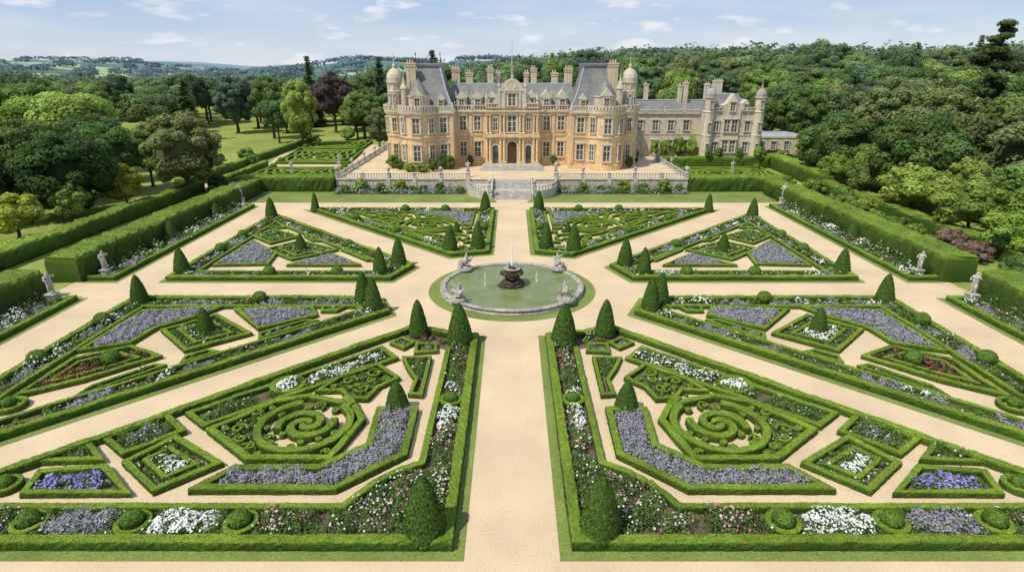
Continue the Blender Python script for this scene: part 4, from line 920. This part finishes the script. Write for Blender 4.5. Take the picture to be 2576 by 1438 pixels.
PROT={'broad':[(crown_broad('crown_a'),trunk_mesh('trunk_a'),18,7.6),(crown_broad('crown_b',56,7,8.2,10.4,170,.26,.2,.36),trunk_mesh('trunk_b'),19,7.6),(crown_broad('crown_c',34,7.4,6.2,10.4,240,.27,.3,.48),trunk_mesh('trunk_c'),17,8.2)],
 'fine':[(crown_broad('crown_d',90,7,7.4,9.0,170,.2,.15,.3,low=-.8),trunk_mesh('trunk_d',8),17,7.4)],
 'yew':[(crown_broad('crown_e',64,7,6.6,7.0,180,.22,.18,.38,low=-.95),trunk_mesh('trunk_e',6),14,7.6)],
 'conifer':[(crown_conifer('crown_f'),trunk_mesh('trunk_f',18,.35,0),20.2,3.8)],
 'pine':[(crown_pine('crown_g'),trunk_mesh('trunk_g',23,.5,3),24.2,5.6)],
 'small':[(crown_broad('crown_h',40,3,2.5,3.4,180,.125,.22,.4,low=-.8),trunk_mesh('trunk_h',3.4,.16,5,1.7),6.0,3.2)]}
ME_SHR=[crown_broad('shrub_a',22,1.2,1.0,.8,140,.08,.3,.45,low=-.4),crown_broad('shrub_b',26,1.3,1.1,.9,140,.09,.25,.4,low=-.4)]
COLS={'dark':((.088,.15,.04),'dark green'),'mid':((.155,.245,.055),'mid green'),'deep':((.115,.195,.05),'deep green'),'light':((.25,.36,.065),'fresh light green'),'lime':((.31,.42,.08),'bright lime green'),'yellow':((.38,.46,.06),'yellow green'),
 'olive':((.21,.26,.09),'olive green'),'copper':((.11,.055,.06),'dark copper purple'),'blue':((.11,.18,.105),'blue green'),'pinkish':((.36,.24,.18),'pink flecked')}
KN={'broad':'broadleaf_tree','fine':'broadleaf_tree','yew':'yew_tree','conifer':'conifer_tree','pine':'pine_tree','small':'small_tree'}
def tree(x,y,h,r,c,kind='broad',where='beside the garden',group=None,z=None):
    cr,tr,H,RR=PROT[kind][int(R.integers(0,len(PROT[kind])))]
    z=float(terr(x,y)) if z is None else z
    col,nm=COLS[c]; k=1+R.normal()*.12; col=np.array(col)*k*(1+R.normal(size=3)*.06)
    hz=min(.35,max(0,(y-140)/350)); col=col*(1-hz)+np.array((.18,.25,.19))*hz; col=tuple(np.clip(col,.005,1))  # haze painted into the crown colour, stronger for farther trees
    e=empty(KN[kind],(x,y,z),label=f'{nm} {KN[kind].replace("_"," ")} with leafy crown {where}',category='tree',group=group)
    e.rotation_euler=(0,0,R.random()*6.28); e.scale=(r/RR,r/RR,h/H)
    for n_,me in (('trunk',tr),('crown',cr)):
        o=bpy.data.objects.new(n_,me); COL.objects.link(o); o.parent=e
        if n_=='crown': o.color=(*col,1)
T=[(-89,125,18,8.8,'lime','broad'),(-64,84,13,7.5,'dark','yew'),(-74,78,12,7,'dark','yew'),(-75,92,14.5,7.5,'mid','yew'),(-54.5,99,14.9,7.3,'olive','fine'),(-60,90.5,6.8,3.3,'yellow','small'),(-60.8,80,5.8,2.7,'light','small'),
(-61.5,71,6.2,4.2,'yellow','small'),(-58,167,19.5,5.6,'lime','fine'),(-74,188,20,7,'mid','broad'),(-68,176,14,5,'deep','broad'),(-47.5,186,14,5.5,'lime','broad'),(-59,203,21,7.8,'copper','broad'),(-73,224,25,4.4,'dark','conifer'),
(-37,168,11.5,4,'olive','fine'),(-33,175,13,4.5,'lime','broad'),(-98,104,16,8,'deep','yew'),(-112,120,18,9,'mid','broad'),(-78,112,14,6.5,'deep','broad'),(-88,98,14,7,'light','broad'),(-104,135,17,8,'light','broad'),
(-66,122,12,5,'deep','fine'),(-66,108,12,4.5,'mid','broad'),(-82,64,12,6,'deep','yew'),(-70,101,13,6.5,'deep','yew'),(-120,150,19,9,'mid','broad'),(-45,212,24,4,'dark','conifer'),(-26,210,22,5,'mid','broad'),(-24,190,26,4.2,'dark','conifer'),
(62,90,15.5,7.8,'deep','yew'),(79,88,17.5,10.5,'olive','fine'),(74,106,19,9,'olive','fine'),(61,113,14,7.5,'deep','yew'),(70,98,16,7,'mid','broad'),(101,131,29.5,6.5,'dark','pine'),(88,140,20,9.5,'olive','fine'),(106,122,20,9,'mid','broad'),
(95,108,18,9,'lime','fine'),(58,84,7.8,5.6,'light','small'),(57.5,72.5,7.4,5.0,'light','small'),(56.5,63,6.2,4.4,'light','small'),(66,74,10,5.6,'mid','broad'),(66,64,9,5,'mid','yew'),(74,74,14,7,'deep','yew'),(59,54,5.5,4,'mid','small'),(86,100,19,9,'mid','broad'),(64,82,9,4.5,'light','small'),
(57,152,14,4.6,'deep','broad'),(72,152,17,7,'mid','broad'),(84,158,18,8,'olive','fine'),(64,160,15,6,'deep','broad'),(70,134,9,4,'lime','small'),(74,141,8,4,'lime','small'),(64,127,8,4.2,'lime','small'),(98,152,20,9,'olive','broad'),(114,146,20,9,'mid','broad'),(63,103,9,4.2,'light','small'),
(58,106,6.5,3.4,'light','small'),(57.5,95,6.5,3.6,'mid','small')]
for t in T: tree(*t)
cc=['mid','deep','dark','mid','olive','mid','light','deep','blue','light','lime']
for yy in np.arange(98,262,11.0):
    for xx in np.arange(-250,250,11.5):
        x=xx+R.uniform(-4,4); y=yy+R.uniform(-4,4); lim=.87*(y*.94+6)+8
        if abs(x)>lim: continue
        if y<183 and -104<x<76: continue
        if y<150 and x<-100 and y>140: continue
        if y<150 and abs(x)<112: continue
        if x<0 and -.70<x/y<-.60 and y<250: continue
        if x<0 and -.335<x/y<-.245 and y<207: continue
        if x<-60 and y<200 and x/y>-.52: continue
        if R.random()<(.22 if x<0 else .1): continue
        kind='conifer' if R.random()<.07 else ('fine' if R.random()<.35 else 'broad')
        h=R.uniform(13,21) if x<60 else R.uniform(13,20)
        if kind=='conifer': h*=1.15
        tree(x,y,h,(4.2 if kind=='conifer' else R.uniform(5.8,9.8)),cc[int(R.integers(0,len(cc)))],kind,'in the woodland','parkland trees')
def shrub(x,y,r,h,c,z=0,lab='leafy garden shrub',n='shrub'):
    inst(n,ME_SHR[int(R.integers(0,2))],(x,y,z),scale=(r/1.5,r/1.5,h/1.95),rz=R.random()*6,color=tuple(np.clip(np.array(COLS[c][0])*(1+R.normal()*.12)*.95,0,1)),label=COLS[c][1]+' '+lab,category='shrub',group='garden shrubs')
for s in (-1,1):
    for (x,r,h) in ((9,1.0,1.0),(12.5,1.1,1.8),(15.5,.9,1.4),(17.4,.8,1.2),(19.5,1.5,2.4),(23,1.1,1.7),(26.5,1.5,2.5),(29.2,1.0,1.5)): shrub(s*x,102.4,r,h,'light' if r>1.2 else 'mid',.03,'rounded shrub below the terrace wall')
for (x,y,r,h,c) in ((-23.5,117.0,1.6,2.9,'light'),(-21.8,115.2,1.4,2.2,'mid'),(-19.6,112.4,1.5,1.9,'light'),(-17,111.9,1.6,1.6,'light'),(-15,112.6,1.1,2.8,'mid'),(-13.4,115.0,.9,3.6,'deep'),(-11.9,115.0,1.2,3.0,'mid'),(-8.3,119.3,.8,2.4,'deep'),
   (8.4,119.3,.8,2.4,'deep'),(23,116.8,1.0,2.6,'deep'),(25.2,122,.9,3.5,'dark'),(31.5,133,1.2,3.9,'light'),(34,133.2,1.6,4.2,'light'),(37,133,1.7,4.4,'light'),(39.8,133,1.4,4.6,'light'),(42.6,129.5,.9,2.6,'mid'),(45,130,1.0,2.5,'mid'),(49.5,129.9,1.0,2.6,'mid'),(26.5,132.6,1.0,4.4,'dark'),(53.4,129.5,1.2,2.8,'light')):
    shrub(x,y,r,h,c,2.0,'shrub growing against the stone wall')
for (x,y,r,h,c) in ((-60,112,2.4,2.6,'mid'),(-58,134,2.2,2.6,'mid'),(-62,140,2.6,3.4,'light'),(-40,182,3,4,'mid'),(-50,184,3,4,'light'),(-60,176,2.6,4,'mid'),(-52,50,2.5,3,'deep'),(52,68,2.4,2.6,'pinkish'),(51.5,63,2.4,2.4,'pinkish'),(52,57,2.6,2.6,'deep'),(50.8,76,2.2,2.2,'mid'),(51,84,2.4,3,'light'),(52,92,2.5,3.2,'mid'),(51.5,100,2.5,3,'light'),
   (-49.5,62,1.4,1.6,'mid'),(-50,99,2.2,2.2,'deep'),(-52,104,2.4,3,'dark'),(62,118,3,4,'light'),(60,136,3,3.4,'light'),(66,134,3,3.4,'light'),(53,47,2.6,3,'deep'),(-57,64,2.4,2.2,'yellow'),(50.5,72,1.8,2.2,'light'),(51,88,2,2.4,'light'),(50.5,80,1.8,2.0,'mid')):
    shrub(x,y,r,h,c,float(terr(x,y)))
def proto_lo(n=170,s=.13):
    d=R.normal(size=(n,3)); d/=np.linalg.norm(d,axis=1)[:,None]; d[:,2]=np.abs(d[:,2])*1.2-.25
    bl=1+.22*np.sin(d[:,0]*5+1)*np.sin(d[:,1]*5)+.1*R.normal(size=n); P=d*bl[:,None]
    return P,d
VV=[];CC=[]
for i in range(2300):
    y=R.uniform(262,480) if i<1000 else 480*math.exp(R.random()*1.9); x=R.uniform(-.95,.95)*y if i<1000 else R.uniform(-.95,.3)*y
    if x<0 and y>300 and math.sin(x*.013+1)+math.sin(y*.011+x*.004)<-.1: continue
    P_,d=proto_lo(150 if y<480 else 60); r=R.uniform(6,9)*(1 if y<480 else 1.5+y/1500); h=R.uniform(7,10)
    z=float(terr(x,y))+8; V,_=cards(P_*np.array((r,r,h*.95))+np.array((x,y,z)),d+R.normal(size=d.shape)*.25,(1.0 if y<480 else 2.2*r/13)*(.6+.8*R.random(len(d))))
    k=min(1,(y-230)/1100); base=np.array((.15,.22,.10))*(1-k)+np.array((.18,.26,.29))*k  # canopy colour turns bluish with distance, standing in for aerial haze
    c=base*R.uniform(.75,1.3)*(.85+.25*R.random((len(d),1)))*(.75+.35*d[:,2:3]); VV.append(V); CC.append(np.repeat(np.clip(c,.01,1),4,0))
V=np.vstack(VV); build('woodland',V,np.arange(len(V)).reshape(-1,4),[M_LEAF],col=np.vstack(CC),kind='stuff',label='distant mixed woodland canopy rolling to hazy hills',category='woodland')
# ------------------------------------------------------------ light, sky, camera
to=Vector((-.55,-.42,1.0)).normalized(); el=math.asin(to.z); az=math.atan2(to.x,to.y)
su=bpy.data.lights.new('sun','SUN'); su.energy=4.1; su.angle=math.radians(.5); su.color=(1,.94,.84); so=bpy.data.objects.new('sun',su); COL.objects.link(so); so.rotation_euler=(-to).to_track_quat('-Z','Y').to_euler(); so.location=(-60,-40,120)
wd=bpy.data.worlds.new('World'); SC.world=wd; wd.use_nodes=True; nt=wd.node_tree; bg=nt.nodes['Background']; bg.inputs['Strength'].default_value=.12
sk=nt.nodes.new('ShaderNodeTexSky'); sk.sky_type='NISHITA'; sk.sun_disc=False; sk.sun_elevation=el; sk.sun_rotation=az; sk.air_density=1.0; sk.dust_density=.6; sk.ozone_density=2.0
tc=nt.nodes.new('ShaderNodeTexCoord').outputs['Generated']
sz=nt.nodes.new('ShaderNodeSeparateXYZ'); nt.links.new(tc,sz.inputs[0])
grad=ramp(nt,sz.outputs[2],[(0,(.72,.81,.92)),(.04,(.58,.73,.91)),(.10,(.38,.58,.88)),(.5,(.2,.37,.72))])
sc_=nt.nodes.new('ShaderNodeVectorMath'); sc_.operation='SCALE'; sc_.inputs[3].default_value=7.4; nt.links.new(grad,sc_.inputs[0])
m0=nt.nodes.new('ShaderNodeMixRGB'); m0.inputs[0].default_value=.8; nt.links.new(sk.outputs[0],m0.inputs[1]); nt.links.new(sc_.outputs[0],m0.inputs[2])
puff=ramp(nt,nz(nt,mul(nt,tc,(1,1,3.6)),13,4,.5),[(.52,0),(.68,1)])
haze=ramp(nt,nz(nt,mul(nt,tc,(1,1,6)),4,5,.5,.2),[(.36,.1),(.74,.6)])
mxa=nt.nodes.new('ShaderNodeMath'); mxa.operation='MAXIMUM'
nt.links.new(puff,mxa.inputs[0]); nt.links.new(haze,mxa.inputs[1])
mm=nt.nodes.new('ShaderNodeMath'); mm.operation='MULTIPLY'; mm.inputs[1].default_value=.85; nt.links.new(mxa.outputs[0],mm.inputs[0])
mx=nt.nodes.new('ShaderNodeMixRGB'); nt.links.new(mm.outputs[0],mx.inputs[0]); nt.links.new(m0.outputs[0],mx.inputs[1]); mx.inputs[2].default_value=(7.1,7.3,7.6,1)
nt.links.new(mx.outputs[0],bg.inputs['Color'])
cam=bpy.data.cameras.new('camera'); co=bpy.data.objects.new('camera',cam); COL.objects.link(co); SC.camera=co
co.location=(0,0,20); co.rotation_euler=(math.radians(90-20.08),0,0); cam.sensor_width=36; cam.lens=20.68; cam.clip_end=20000; cam.clip_start=.5
SC.view_settings.view_transform='Standard'; SC.view_settings.look='None'; SC.view_settings.exposure=0
